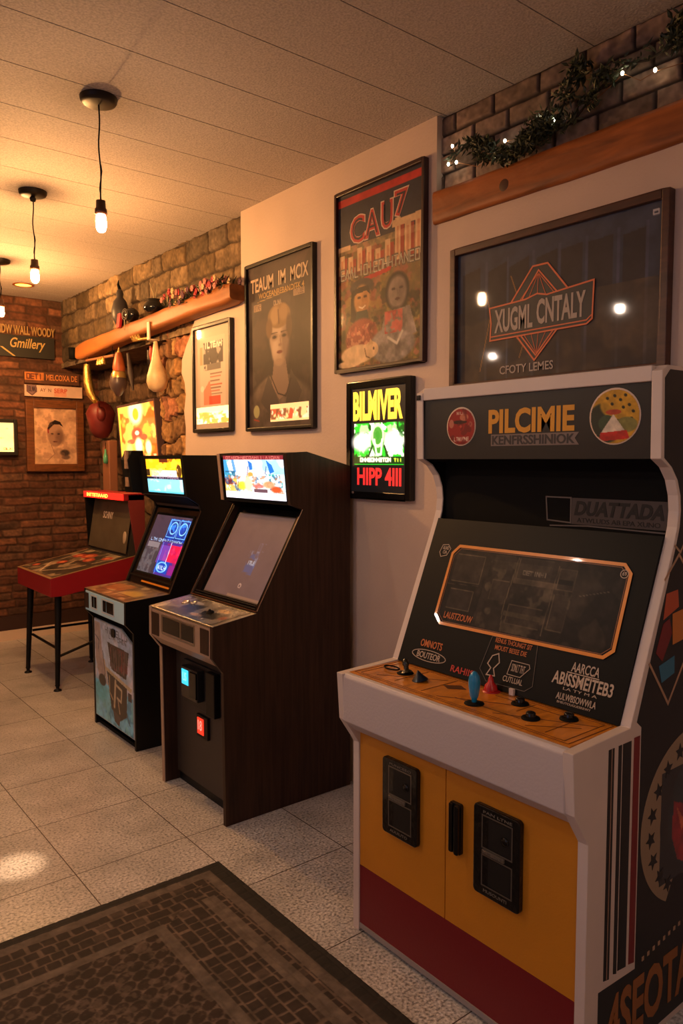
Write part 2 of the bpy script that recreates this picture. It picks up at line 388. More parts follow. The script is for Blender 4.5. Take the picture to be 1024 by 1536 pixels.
# beams
def beam(name, pts, hw, m, PW=5):
    """pts: (y, x, z centre, half height)"""
    mb = MB(); rings = []
    for y, x, z, hh in pts:
        r = []
        for k in range(24):
            a = 2*PI*k/24+.13; ca, sa = math.cos(a), math.sin(a); p = PW
            q = (abs(ca)**p+abs(sa)**p)**(-1/p)
            wob = 1+.02*math.sin(3*a+y*9)+.015*math.sin(y*23+a)
            r.append((x+hw*ca*q*wob, y, z+hh*sa*q*wob))
        rings.append(r)
    n = 24; mb.add([p for r in rings for p in r], [(i*n+k, (i+1)*n+k, (i+1)*n+(k+1) % n, i*n+(k+1) % n) for i in range(len(rings)-1) for k in range(n)], 0, True)
    mb.add(rings[0], [tuple(range(n))]); mb.add(rings[-1], [tuple(range(n-1, -1, -1))])
    return struct(mb.build(name, m))
N_ = 40
pts = []
for i in range(N_+1):
    y = -1.9+(2.153+1.9)*i/N_
    pts.append((y, 2.205, 2.484+.002*math.sin(y*3), .061))
beam('trim_2', pts, .024, woodb, 16)
kb = MB().lathe((2.1815, 1.80, 2.475), [(0, .0025), (.012, .0022), (.02, .0012), (.027, -.001)], 16, axis=(-1, 0, 0)); 
ob = kb.build('knot', mat('knot_wood', rgb(70, 36, 20), .6), bpy.data.objects['trim_2'])
pts = []
for i in range(N_+1):
    t = i/N_; y = 3.585+(5.93-3.585)*t
    top = 2.452-.03*t-.033*t*t+.004*math.sin(t*7+1); bot = 2.345-.02*t-.055*t*t+.003*math.sin(t*11)
    e = 1-.25*max(0, 1-t/.03)-.2*max(0, (t-.97)/.03)
    pts.append((y, 2.160, (top+bot)/2, (top-bot)/2*e))
beam('trim_3', pts, .055, woodm, 6)
# ================================================================== pendants
canopy_m = mat('bronze_canopy', rgb(42, 36, 32), .45, .6)
socket_m = mat('brown_bakelite', rgb(70, 36, 20), .4)
BULB = 120.
def pendant(x, y, zb, label, group=None, k=1.0, hook=False, colr=(1., .49, .16), shade=False):
    """zb = height of the bulb's tip"""
    t = thing('pendant_light', (x, y, CZ), label, 'lamp', group)
    MB().lathe((x, y, CZ-.026), [(0, 0), (.05, .001), (.062, .006), (.066, .012), (.068, .0255)], 28).build('canopy', canopy_m, t)
    if hook: MB().lathe((x, y, CZ-.032), [(.0, -.022), (.012, -.018), (.016, -.004), (.008, .008)], 14).build('cord_grip', canopy_m, t)
    r = random.Random(int(y*100)); z1 = zb+.115; n = 16; pp = []
    for i in range(n+1):
        s = i/n; pp.append((x+.006*math.sin(s*9+1)*math.sin(s*PI), y+.006*math.sin(s*7+2)*math.sin(s*PI), CZ-.026+(z1-CZ+.026)*s))
    c = MB().tube(pp, .0028, 6)
    q = [(p[0]+.004*math.sin(i*1.1), p[1]+.004*math.cos(i*1.1), p[2]) for i, p in enumerate(pp[9:])]
    c.tube(q, .0016, 5); c.build('cord', blackm, t)
    MB().lathe((x, y, zb+.068), [(.004, .05), (.017, .048), (.0185, .02), (.022, .018), (.023, .0), (.016, -.004)], 18).build('socket', socket_m, t)
    prof = [(.0005, 0), (.009, .002), (.0155, .008), (.019, .02), (.0195, .038), (.0185, .054), (.015, .066)]
    m = mat('glowing_bulb_%d' % int(k*100), rgb(255, 200, 120), .3, emis=colr, es=BULB*9*k)
    if shade: MB().lathe((x, y, zb), [(.026, .112), (.05, .10), (.12, .045), (.15, .012), (.147, .012), (.117, .048), (.048, .095), (.026, .106)], 32).build('shade', canopy_m, t)  # dome added over unseen lamps to keep their light off the ceiling
    MB().lathe((x, y, zb), prof, 20).build('bulb', m, t)
    return t
pendant(1.114, 2.831, 2.351, 'black pendant lamp with bare glowing bulb, largest and nearest in view', k=.22, colr=(1., .58, .30))
pendant(1.225, 3.997, 2.388, 'black pendant lamp with bare bulb, middle one with round cord grip below its disc', hook=True, k=2.0)
pendant(1.452, 5.48, 2.462, 'pendant lamp with bare bulb cut by the left edge of the photo', k=2.2)
off = 'unseen shaded pendant lamps, some added for ambient light'
for (x, y) in ((.02, 2.66), (-1.03, 4.56), (-.9, .7), (.55, -.9)):  # first two read from reflections in glass, last two added for ambient light
    pendant(x, y, 2.42, 'unseen black pendant lamp with a metal shade added to keep light off the ceiling', group=off, k=.72, colr=(1., .75, .57), shade=True)
t = thing('recessed_light', (.50, 2.80, CZ), 'small white recessed spotlight added out of view to cast the bright floor spot', 'lamp')
MB().lathe((.50, 2.80, CZ-.006), [(.035, .006), (.048, .004), (.05, 0), (.036, -.002), (.034, .005)], 24).build('trim_ring', white, t)
sl_ = bpy.data.lights.new('added_spot', 'SPOT'); sl_.energy = 460; sl_.color = (1., .62, .34); sl_.spot_size = math.radians(5); sl_.spot_blend = 1.; sl_.shadow_soft_size = .02  # unseen spot added to throw a bright pool on the floor
so = bpy.data.objects.new('added_spot', sl_); COL.objects.link(so); so.parent = t; so.location = (0, 0, -.02)
so.rotation_euler = (Vector((.753, 2.861, 0))-Vector((.50, 2.80, 2.82))).to_track_quat('-Z', 'Y').to_euler()
t = thing('recessed_light', (1.79, 6.13, CZ), 'small round orange recessed ceiling light near the back wall', 'lamp')
MB().lathe((1.79, 6.13, CZ-.006), [(.062, .006), (.075, .004), (.078, 0), (.062, -.002), (.060, .005)], 28).build('trim_ring', mat('copper_ring', rgb(190, 100, 40), .4, .7), t)
MB().lathe((1.79, 6.13, CZ-.003), [(0, 0), (.061, 0)], 28).build('lens', mat('amber_lens', rgb(255, 150, 50), .4, emis=(1., .36, .05), es=5.), t)

# ================================================================== framed pictures
def picture(name, label, cat, X, yL, yR, zT, zB, art, fm, fw=.022, fd=.028, pm=None, rec=.0135):
    """framed picture on the right wall"""
    t = thing(name, (X, (yL+yR)/2, zB), label, cat)
    mb = MB(); x1 = X-fd
    mb.box((x1, yL, zT), (X, yL-fw, zB)).box((x1, yR+fw, zT), (X, yR, zB)).box((x1, yL-fw, zT), (X, yR+fw, zT-fw)).box((x1, yL-fw, zB+fw), (X, yR+fw, zB))
    mb.build('frame', fm, t, bevel=.003)
    MB().box((X-rec+.0015, yL-fw, zT-fw), (X-.002, yR+fw, zB+fw)).build('backing', blackm, t)
    O = np.array([X-rec, yL-fw, zT-fw]); W = yL-yR-2*fw; H = zT-zB-2*fw
    p = grid('print', O, WU*W, WV*H, art.a, pm or paint, t)
    return t, O, W, H
def onart(O, W, H, u, v, out=.0005): return O+WU*W*u+WV*H*v+WN*out

# --- portrait poster
A = Art(150, 216, (46, 36, 38), 1.45)
A.a *= (1.15-.45*A.v)[..., None]
A.blotch([(72, 52, 50), (30, 26, 28), (66, 58, 56)], 5, 3, al=.5)
A.rect(.75, .1, 1, 1, (34, 26, 30), .5)
A.ell(.5, .92, .55, .22, (74, 64, 60)); A.ell(.48, .80, .36, .12, (88, 76, 70)); A.noise(.35, 9, 5, (0, .62, 1, 1))
A.pol([(.42, .60), (.60, .60), (.66, .78), (.50, .84), (.38, .74)], (120, 100, 90))
A.pol([(.33, .68), (.50, .86), (.42, .96), (.20, .84)], (64, 56, 56)); A.pol([(.68, .66), (.60, .86), (.74, .92), (.84, .80)], (58, 50, 50))
A.line([(.36, .68), (.48, .80), (.60, .82), (.68, .72)], .008, (40, 32, 32))
A.ell(.50, .46, .150, .125, (156, 134, 118), 1, .22); A.ell(.50, .545, .115, .085, (158, 136, 120), 1, .25); A.ell(.445, .52, .05, .05, (182, 160, 142), .7, .9); A.ell(.50, .415, .09, .03, (176, 154, 136), .6, .9)
A.ell(.60, .50, .060, .12, (104, 84, 76), .75, .8)
A.ell(.50, .335, .175, .075, (120, 94, 64)); A.ell(.44, .33, .07, .055, (148, 120, 88), 1, .4, 20); A.ell(.57, .32, .06, .05, (136, 108, 78), 1, .4)
A.ell(.345, .40, .05, .06, (96, 72, 52), 1, .4); A.ell(.655, .41, .045, .07, (74, 54, 44), 1, .4)
A.line([(.49, .30), (.50, .38)], .012, (86, 62, 42))
for cx in (.43, .58): A.ell(cx, .455, .050, .022, (112, 88, 78), .7, .8); A.ell(cx, .459, .034, .009, (48, 36, 34), 1, .5); A.ell(cx, .458, .014, .009, (20, 16, 16)); A.line([(cx-.05, .435), (cx+.045, .432)], .006, (60, 44, 38))
A.line([(.515, .455), (.525, .505), (.50, .512)], .007, (118, 92, 80)); A.ell(.52, .51, .03, .010, (120, 96, 84), .8, .8); A.ell(.51, .552, .042, .010, (100, 52, 48), 1, .5); A.line([(.465, .552), (.555, .551)], .003, (60, 26, 26))
A.ell(.50, .61, .08, .02, (130, 106, 94), .6, .6)
A.rect(.10, .235, .22, .275, (150, 124, 104)); A.scribble(.11, .243, .21, .268, (60, 40, 40), 4, .004, 8); A.rect(.72, .205, .88, .245, (150, 124, 104)); A.scribble(.73, .212, .87, .238, (60, 40, 40), 5, .004, 9)
A.scribble(.42, .24, .54, .265, (160, 140, 120), 4, .005, 4); A.line([(.16, .222), (.80, .195)], .004, (170, 140, 84))
A.ell(.13, .90, .05, .04, (150, 150, 110)); A.line([(.09, .95), (.17, .96)], .008, (150, 60, 40))
t, O, W, H = picture('portrait_poster', 'black framed portrait poster of a woman with wavy blond hair above the dark arcade cabinets', 'poster', WX, 3.545, 2.930, 2.528, 1.655, A, frameb, .017)
tm = mat('cream_lettering', rgb(190, 166, 140), .6); tm2 = mat('ochre_lettering', rgb(176, 142, 88), .6)
for s, u0, w in (('TEAUM', .05, .37), ('IM', .50, .11), ('MCIX', .68, .26)): text('lettering', s, t, onart(O, W, H, u0, .075-.01*u0), WU, WV, W*w, H*.085, tm, .02)
text('lettering', 'WOCEANREBANDITK 4', t, onart(O, W, H, .18, .172), WU, WV, W*.70, H*.035, tm2, .015)
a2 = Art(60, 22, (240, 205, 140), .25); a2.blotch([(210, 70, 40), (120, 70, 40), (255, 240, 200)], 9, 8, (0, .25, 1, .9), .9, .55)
grid('bright_strip', onart(O, W, H, .36, .865, .0006), WU*W*.58, WV*H*.105, a2.a, glow('strip', .75), t)  # bright strip across the foot, its print colours emit

# --- cactus poster with two figures
A = Art(150, 216, (120, 96, 60), 1.41)
A.blotch([(92, 88, 46), (132, 66, 50), (64, 62, 38), (150, 118, 66), (150, 92, 76), (52, 48, 36), (110, 96, 60)], 14, 17, al=.75, th=.55)
A.rect(0, 0, 1, .30, (36, 40, 58)); A.rect(0, .02, 1, .062, (176, 42, 40))
for i in range(9):
    u = .02+i*.112; v0 = .34-.10*(i > 5)+.02*math.sin(i*2.)
    A.rect(u, v0, u+.062, .46, (206, 170, 132)); A.rect(u+.062, v0+.02, u+.10, .46, (150, 52, 40)); A.rect(u+.02, v0+.03, u+.045, .44, (190, 130, 96))
A.rect(0, .30, 1, .335, (206, 176, 140), .35); A.rect(.66, .24, 1, .275, (206, 170, 132)); A.rect(.0, .29, .16, .32, (206, 170, 132))
A.rect(0, .455, 1, .47, (96, 40, 36), .8)
A.scribble(.03, .425, .97, .485, (70, 66, 60), 16, .012, 21); A.scribble(.03, .428, .97, .482, (196, 186, 170), 16, .005, 21)
A.pol([(.30, .50), (.66, .475), (.64, .50), (.38, .52)], (170, 30, 36))
# left figure: tan face, dark cap and hair, flowered coat
A.ell(.30, .545, .145, .045, (62, 56, 56)); A.pol([(.17, .56), (.24, .55), (.24, .76), (.16, .73)], (40, 34, 32)); A.ell(.30, .62, .096, .083, (186, 136, 84), 1, .25); A.ell(.345, .63, .04, .06, (150, 100, 62), .6, .8); A.pol([(.19, .60), (.22, .55), (.38, .545), (.41, .60), (.36, .575), (.24, .58)], (44, 36, 34)); A.pol([(.24, .68), (.37, .68), (.40, .76), (.20, .77)], (58, 66, 60))
A.ell(.27, .605, .022, .008, (60, 36, 28)); A.ell(.345, .605, .022, .008, (60, 36, 28)); A.line([(.31, .61), (.32, .635)], .004, (150, 100, 60)); A.line([(.27, .658), (.31, .668), (.345, .657)], .007, (235, 215, 190))
A.ell(.30, .84, .20, .115, (150, 76, 62)); A.blotch([(196, 110, 92), (120, 44, 44), (210, 150, 120)], 22, 91, (.12, .76, .48, .94), .8, .56)
# right figure: grey stone-like hooded woman
A.ell(.72, .62, .135, .105, (48, 42, 40)); A.ell(.72, .625, .104, .086, (134, 118, 110), 1, .25); A.ell(.77, .63, .045, .06, (104, 90, 84), .6, .8); A.ell(.68, .605, .022, .008, (64, 54, 52)); A.ell(.765, .605, .022, .008, (64, 54, 52)); A.line([(.72, .61), (.73, .635)], .004, (96, 84, 80)); A.ell(.725, .662, .028, .008, (74, 46, 44))
A.pol([(.58, .72), (.86, .71), (.94, .86), (.52, .88)], (128, 116, 110)); A.ell(.66, .90, .26, .10, (134, 124, 120)); A.noise(.5, 14, 77, (.40, .70, .96, 1)); A.blotch([(170, 60, 56), (196, 90, 80)], 16, 51, (.58, .72, .78, .84), .9, .5)
A.line([(.62, .86), (.72, .90), (.78, .84)], .014, (196, 186, 176))
# pale reclining dog
A.ell(.25, .925, .21, .055, (214, 182, 142)); A.ell(.14, .975, .15, .02, (214, 182, 142)); A.ell(.42, .91, .085, .045, (206, 172, 132)); A.pol([(.38, .885), (.41, .85), (.45, .88)], (190, 154, 116)); A.ell(.45, .905, .012, .008, (60, 40, 30)); A.line([(.34, .90), (.36, .945), (.40, .955)], .007, (110, 84, 62))
A.noise(.16, 20, 5)
t, O, W, H = picture('illustrated_poster', 'dark red framed poster of two women and a pale dog below navy band', 'poster', WX, 2.768, 2.192, 2.695, 1.895, A, mat('oxblood_frame', rgb(50, 22, 22), .4), .016)
neon1 = mat('red_outline_lettering', rgb(176, 44, 44), .5); crm = mat('pale_outline', rgb(206, 176, 160), .5)
for k, (ch, u0, w, v0, h) in enumerate((('C', .15, .20, .135, .165), ('A', .33, .20, .13, .165), ('U', .53, .15, .115, .16), ('7', .68, .17, .085, .15))):
    text('lettering', ch, t, onart(O, W, H, u0, v0), WU, WV, W*w, H*h, crm, .05, .0006)
    text('lettering', ch, t, onart(O, W, H, u0+.012, v0+.007, .0012), WU, WV, W*(w-.024), H*(h-.014), neon1, .03, .0006)
    text('lettering', ch, t, onart(O, W, H, u0+.035, v0+.022, .0019), WU, WV, W*(w-.07), H*(h-.044), mat('navy_ink', rgb(38, 34, 50), .5), -.012, .0004)

# --- lit sign
A = Art(110, 170, (14, 12, 12), 1.3)
A.rect(.06, .34, .96, .735, (40, 200, 40)); A.blotch([(14, 80, 16), (170, 255, 150), (250, 255, 240)], 10, 5, (.06, .34, .96, .70), 1., .52)
for x in (.2, .78): A.ell(x, .52, .17, .085, (250, 255, 245), 1, .6)
A.ell(.5, .50, .12, .13, (60, 140, 40), .9, .3); A.ring(.5, .46, .10, .10, .18, (220, 255, 190)); A.line([(.44, .50), (.48, .64), (.56, .64), (.58, .50)], .02, (240, 255, 220)); A.line([(.33, .66), (.40, .56)], .02, (20, 60, 16)); A.line([(.62, .56), (.70, .68)], .02, (20, 60, 16))
A.rect(.06, .66, .96, .73, (14, 50, 14)); A.scribble(.17, .675, .74, .705, (250, 255, 220), 11, .012, 15); A.scribble(.79, .68, .93, .705, (200, 230, 60), 3, .010, 16)
t, O, W, H = picture('illuminated_sign', 'backlit black framed sign with yellow, green and red panels', 'sign', WX, 2.676, 2.258, 1.845, 1.330, A, blackg, .030, .030, glow('green', 1.25), .024)
ye = mat('lit_yellow', rgb(240, 210, 70), .4, emis=rgb(255, 214, 70), es=1.1); re = mat('lit_red', rgb(220, 40, 40), .4, emis=rgb(240, 50, 46), es=.85)
text('lettering', 'BILMIVER', t, onart(O, W, H, .04, .03), WU, WV, W*.90, H*.285, ye, .045)
text('lettering', 'HIPP 4III', t, onart(O, W, H, .12, .765), WU, WV, W*.80, H*.17, re, .03)
MB().lathe((WX-.036, 2.62, 1.355), [(0, .006), (.006, .005), (.007, 0)], 12, axis=(-1, 0, 0)).build('screw', steel, t)

# --- big dark picture
A = Art(240, 150, (50, 56, 74), .6)
A.a *= (1.15-.35*A.v)[..., None]
for i, u in enumerate((.03, .18, .30, .44, .56, .69, .84)): A.pol([(u, .16+.02*math.sin(i)), (u+.105, .13), (u+.105, 1), (u, 1)], (46, 40, 42), .75)
for u in (.165, .285, .42, .55, .675, .815, .93): A.rect(u, .10, u+.012, 1, (70, 74, 100), .8)
A.blotch([(78, 62, 50), (36, 34, 42), (88, 74, 62)], 5, 63, (0, .45, 1, 1), .45, .5); A.noise(.18, 22, 8)
A.scribble(.955, .05, .985, .075, (190, 190, 200), 1, .004, 3)
A.line([(.17, .33), (.20, .50), (.14, .92)], .0028, (150, 110, 60)); A.line([(.31, .25), (.35, .42)], .003, (150, 110, 60)); A.line([(.36, .85), (.40, .66)], .003, (150, 110, 60)); A.line([(.33, .68), (.42, .84)], .003, (150, 110, 60))
t, O, W, H = picture('framed_arcade_print', 'large landscape walnut framed dark print with orange diamond logo, above the yellow cabinet', 'picture', WX, 2.046, 1.172, 2.297, 1.765, A, framew, .026, .032)
og = mat('orange_line', rgb(206, 104, 62), .5); dk = mat('charcoal_print', rgb(34, 32, 38), .5); lt = mat('grey_lettering', rgb(168, 156, 150), .6)
def P2(u, v): return (u*W, v*H)
def logo(name, pts, m, out): 
    MB().slab(O+WN*out, WU, WV, WN, [P2(*p) for p in pts], .0006).build(name, m, t)
def outline(name, pts, wd, m, out, closed=True, parent=None, OO=None, UU=WU, VV=WV, NN=WN, sc=None):
    """flat mitred line of width wd through 2-D points (metres)"""
    p = [np.array(q, float) for q in pts]; n = len(p); L_ = []; R_ = []
    for i in range(n):
        a = p[(i-1) % n] if (closed or i) else p[i]-(p[1]-p[0]); c = p[(i+1) % n] if (closed or i < n-1) else p[i]+(p[i]-p[i-1])
        d1 = (p[i]-a)/np.linalg.norm(p[i]-a); d2 = (c-p[i])/np.linalg.norm(c-p[i])
        n1 = np.array([-d1[1], d1[0]]); n2 = np.array([-d2[1], d2[0]]); m_ = n1+n2; m_ /= np.linalg.norm(m_)
        k = wd/2/max(.35, m_@n1); L_.append(p[i]+m_*k); R_.append(p[i]-m_*k)
    mb = MB(); OO = np.array(OO, float)
    for i in range(n if closed else n-1):
        j = (i+1) % n; mb.slab(OO+np.array(NN)*out, UU, VV, NN, [L_[i], L_[j], R_[j], R_[i]], .0008)
    return mb.build(name, m, parent)
# diamond behind, then plate
dia = [(.425, .215), (.50, .215), (.60, .42), (.60, .60), (.44, .885), (.30, .60), (.30, .47)]
logo('emblem', dia, dk, .0006)
outline('emblem_line', [P2(*p) for p in dia], .006, og, .0013, parent=t, OO=O)
for k in range(5):
    outline('emblem_line', [P2(.36+.05*k*.9, .44), P2(.455, .27)], .0022, og, .0014, False, t, O)
    outline('emblem_line', [P2(.37+.045*k, .66), P2(.45, .84)], .0022, og, .0014, False, t, O)
outline('emblem_line', [P2(.37, .44), P2(.455, .25), P2(.55, .43)], .005, og, .0015, False, t, O)
outline('emblem_line', [P2(.35, .66), P2(.447, .85), P2(.56, .64)], .005, og, .0015, False, t, O)
pl = [(.195, .455), (.39, .44), (.45, .415), (.50, .435), (.72, .40), (.715, .655), (.69, .685), (.20, .70), (.205, .57)]
logo('name_plate', pl, dk, .0022)
outline('emblem_line', [P2(*p) for p in pl], .0055, og, .0029, parent=t, OO=O)
outline('emblem_line', [P2(.20, .672), P2(.69, .66), P2(.712, .63)], .004, og, .003, False, t, O)
text('lettering', 'XUGML', t, onart(O, W, H, .225, .475, .003), WU, WV, W*.205, H*.175, lt, .03)
text('lettering', 'CNTALY', t, onart(O, W, H, .45, .455, .003), WU, WV, W*.235, H*.18, lt, .03)
text('lettering', 'CFOTY LEMES', t, onart(O, W, H, .255, .90, .001), WU, WV, W*.28, H*.062, lt, .012)

# --- small framed sheet
A = Art(90, 130, (190, 172, 160), 1.42)
A.rect(.14, .10, .86, .93, (206, 190, 178), .6)
A.rect(.24, .14, .80, .36, (70, 66, 66)); A.blotch([(28, 26, 28), (170, 166, 160)], 9, 3, (.24, .16, .80, .42), .9, .52); A.scribble(.27, .15, .77, .20, (235, 230, 220), 6, .018, 12)
A.rect(.34, .36, .74, .42, (110, 104, 100)); A.rect(.14, .18, .22, .36, (150, 120, 80), .6)
for i, v in enumerate((.46, .49, .53, .57, .60, .63, .66)): A.line([(.44, v), (.76-.03*(i % 3), v)], .010, (176, 92, 70) if i % 2 else (120, 90, 80))
A.pol([(.24, .62), (.42, .52), (.50, .76), (.24, .76)], (214, 120, 96), .8); A.rect(.40, .68, .72, .76, (206, 70, 50), .85); A.ell(.20, .60, .05, .03, (220, 210, 200))
t, O, W, H = picture('small_framed_sheet', 'narrow black framed white sheet with red print, lowest picture left of the portrait poster', 'picture', WX, 4.150, 3.700, 2.288, 1.664, A, frameb, .020)
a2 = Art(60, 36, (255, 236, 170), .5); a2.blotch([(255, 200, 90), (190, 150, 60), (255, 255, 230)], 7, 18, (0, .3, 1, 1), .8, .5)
grid('bright_strip', onart(O, W, H, .02, .785, .0006), WU*W*.96, WV*H*.165, a2.a, glow('strip2', 1.25), t)  # pale yellow foot strip emitting its printed colours
# ================================================================== yellow cabinet
Y0, Y1 = .96, 1.807; XB = 2.165
yel = mat('yellow_paint', rgb(206, 132, 28), .5, bump=.06, bscale=160, noise=(4, .05)); redp = mat('crimson_paint', rgb(120, 16, 26), .5, bump=.06, bscale=160)
cab = thing('arcade_cabinet', (1.83, (Y0+Y1)/2, 0), 'largest arcade cabinet at the right with yellow doors, white trim and wooden control deck', 'arcade cabinet')
cv = [(1.662, .853), (1.845, 1.29), (1.858, 1.33), (1.862, 1.37), (1.857, 1.41), (1.84, 1.45), (1.81, 1.482), (1.768, 1.503), (1.764, 1.717)]
prof = [(1.495, 0), (1.495, .615), (1.438, .70), (1.428, .846)]+cv+[(1.79, 1.732), (XB, 1.735), (XB, 0)]
def inset(p, d):
    n = len(p); out = []
    for i in range(n):
        a, b, c = [np.array(p[j % n], float) for j in (i-1, i, i+1)]
        d1 = (b-a)/np.linalg.norm(b-a); d2 = (c-b)/np.linalg.norm(c-b); n1 = np.array([d1[1], -d1[0]]); n2 = np.array([d2[1], -d2[0]])
        m_ = n1+n2; m_ /= np.linalg.norm(m_); out.append(tuple(b+m_*d/max(.4, m_@n1)))
    return out
bl = mat('black_side_paint', rgb(16, 13, 14), .45)
for a, b in ((Y0, Y0+.028), (Y1-.028, Y1)):
    s_ = MB().prism(prof, a, b).build('side_panel', white, cab, bevel=.002)
    if a == Y0: near = s_
    else:
        MB().prism(inset([p for p in prof if p[1] > .84]+[(XB, .84)], .004), a-.0015, a-.0002).build('inner_lining', black, s_)
        tagb = MB().box((1.760, b-.020, 1.695), (1.7635, b-.003, 1.711)).build('badge', blackg, s_, bevel=.001)
SU, SV, SN = np.array([1., 0, 0]), np.array([0, 0, -1.]), np.array([0, -1., 0])
def side(name, pts, m, out, t=.0008): return MB().slab((0, Y0-out, 0), (1, 0, 0), (0, 0, 1), (0, -1, 0), pts, t).build(name, m, near)
ins = inset(prof, -.0) if False else prof
art = [(1.712, .845), (1.690, .862)] + [(p[0]+.012, p[1]) for p in cv[1:7]] + [(1.784, 1.505), (1.776, 1.70), (1.80, 1.722), (2.15, 1.725), (2.15, .02), (1.712, .02)]
side('side_artwork', art, bl, .0002)
side('side_artwork', [(1.550, .235), (1.712, .225), (1.712, .02), (1.550, .02)], bl, .0002)
for a, b in ((1.570, 1.594), (1.612, 1.626), (1.631, 1.668)): side('side_stripe', [(a, .255), (b, .25), (b, .822), (a, .822)], bl, .0002)
for a in (1.581,): side('side_stripe', [(a, .255), (a+.003, .255), (a+.003, .822), (a, .822)], mat('tan_line', rgb(150, 120, 100), .5), .0012)
side('side_stripe', [(1.680, .25), (1.706, .245), (1.706, .826), (1.680, .826)], mat('dark_red_stripe', rgb(120, 24, 26), .5), .0002)
tan = mat('tan_graphic', rgb(176, 140, 112), .5)
# upper diamond with coloured blocks
outline('diamond_outline', [(1.80, 1.20), (1.868, 1.26), (1.93, 1.20), (1.93, 1.0), (1.835, .88), (1.738, 1.0)], .007, tan, .0012, False, near, (0, Y0, 0), SU, -SV, SN)
outline('diamond_outline', [(1.845, 1.285), (1.875, 1.265), (1.91, 1.31), (1.90, 1.34)], .006, tan, .0012, False, near, (0, Y0, 0), SU, -SV, SN)
for p, c in (([(1.80, 1.10), (1.875, 1.125), (1.868, 1.17), (1.812, 1.165)], (186, 80, 44)), ([(1.768, 1.02), (1.80, .995), (1.845, 1.06), (1.83, 1.10), (1.80, 1.09)], (120, 28, 30)),
             ([(1.785, .985), (1.86, 1.0), (1.862, .955), (1.80, .94)], (44, 110, 140)), ([(1.845, 1.11), (1.93, 1.12), (1.93, 1.04), (1.85, 1.03)], (200, 120, 50))):
    side('colour_block', p, mat('block_%d' % c[0], rgb(*c), .5), .0012)
# round starred badge on the side
dc = (1.985, .555); 
ringp = lambda r, a0, a1, n: [(dc[0]+r*math.cos(math.radians(a0+(a1-a0)*i/n)), dc[1]+r*.90*math.sin(math.radians(a0+(a1-a0)*i/n))) for i in range(n+1)]
mb = MB()
o_, i_ = ringp(.265, 100, 240, 30), ringp(.172, 100, 240, 30)
for k in range(30): mb.slab((0, Y0-.0012, 0), (1, 0, 0), (0, 0, 1), (0, -1, 0), [o_[k], o_[k+1], i_[k+1], i_[k]], .0008)
bd = mb.build('star_badge', mat('tan_badge', rgb(150, 128, 104), .5), near)
for k, a in enumerate((112, 130, 148, 166, 184, 202, 220, 235)):
    cx, cz = dc[0]+.218*math.cos(math.radians(a)), dc[1]+.218*.9*math.sin(math.radians(a))
    MB().slab((0, Y0-.0022, 0), (1, 0, 0), (0, 0, 1), (0, -1, 0), [(cx+(.024 if j % 2 == 0 else .011)*math.cos(PI/2+j*PI/5+k*.1), cz+(.024 if j % 2 == 0 else .011)*math.sin(PI/2+j*PI/5+k*.1)) for j in range(10)], .0006).build('star', bl, bd)
A = Art(60, 80, (20, 20, 20), 1.3); A.ell(.75, .45, .6, .52, (24, 40, 44)); A.pol([(.25, .3), (.55, .40), (.75, .75), (.6, .95), (.35, .85), (.22, .6)], (150, 24, 30)); A.pol([(.3, .35), (.5, .55), (.42, .6)], (196, 90, 50)); A.ell(.7, .3, .2, .16, (30, 60, 60)); A.noise(.3, 9)
grid('badge_picture', (1.815, Y0-.0022, .70), SU*.26, SV*.30, A.a, paint, near, N=SN)
text('lettering', '4SEOTANI', near, (1.585, Y0-.0012, .20), SU, SV, .53, .145, mat('orange_brown_lettering', rgb(150, 92, 40), .5), .03, slant=0)
mb = MB()
for k in range(14): mb.box((1.742+k*.026, Y0-.0022, .232+.003*k), (1.752+k*.026, Y0-.0012, .243+.003*k))
mb.build('dotted_line', tan, near)
yi0, yi1 = Y0+.028, Y1-.028
# marquee, hood, recess
mq = MB().box((1.772, yi0, 1.503), (1.80, yi1, 1.693)).build('marquee', mat('marquee_black', rgb(15, 13, 16), .4, bump=.03), cab)
MB().box((1.765, yi0, 1.693), (1.83, yi1, 1.732)).build('marquee_rail', white, cab, bevel=.003)
MB().box((1.80, yi0, 1.70), (XB-.01, yi1, 1.733)).build('top_panel', white, cab)
MO = np.array([1.772, 0, 0])
def mqp(y, z, o=.0): return (1.772-o, y, z)
text('lettering', 'PILCIMIE', mq, mqp(1.507, 1.650), WU, WV, .298, .072, mat('amber_lettering', rgb(214, 148, 34), .5), .035)
MB().slab(mqp(1.497, 1.5755), WU, WV, WN, [(0, 0), (.303, 0), (.29, .016), (.303, .034), (0, .034)], .0006).build('ribbon', mat('grey_ribbon', rgb(120, 104, 98), .5), mq)
text('lettering', 'KENFRSSHINIOK', mq, mqp(1.492, 1.572, .0008), WU, WV, .285, .027, mat('dark_grey_lettering', rgb(46, 40, 42), .5), .02)
def disc(name, A_, y, z, r, rim, par, X):
    MB().lathe((X, y, z), [(0, .0012), (r-.004, .0012), (r, .0006), (r, 0)], 40, axis=(-1, 0, 0), smooth=False).build(name+'_rim', rim, par)
    n = A_.h; m = ((A_.u-.5)**2+(A_.v-.5)**2) < .249
    grid(name, (X-.0018, y+r-.004, z+r-.004), WU*2*(r-.004), WV*2*(r-.004), A_.a, paint, par, mask=m)
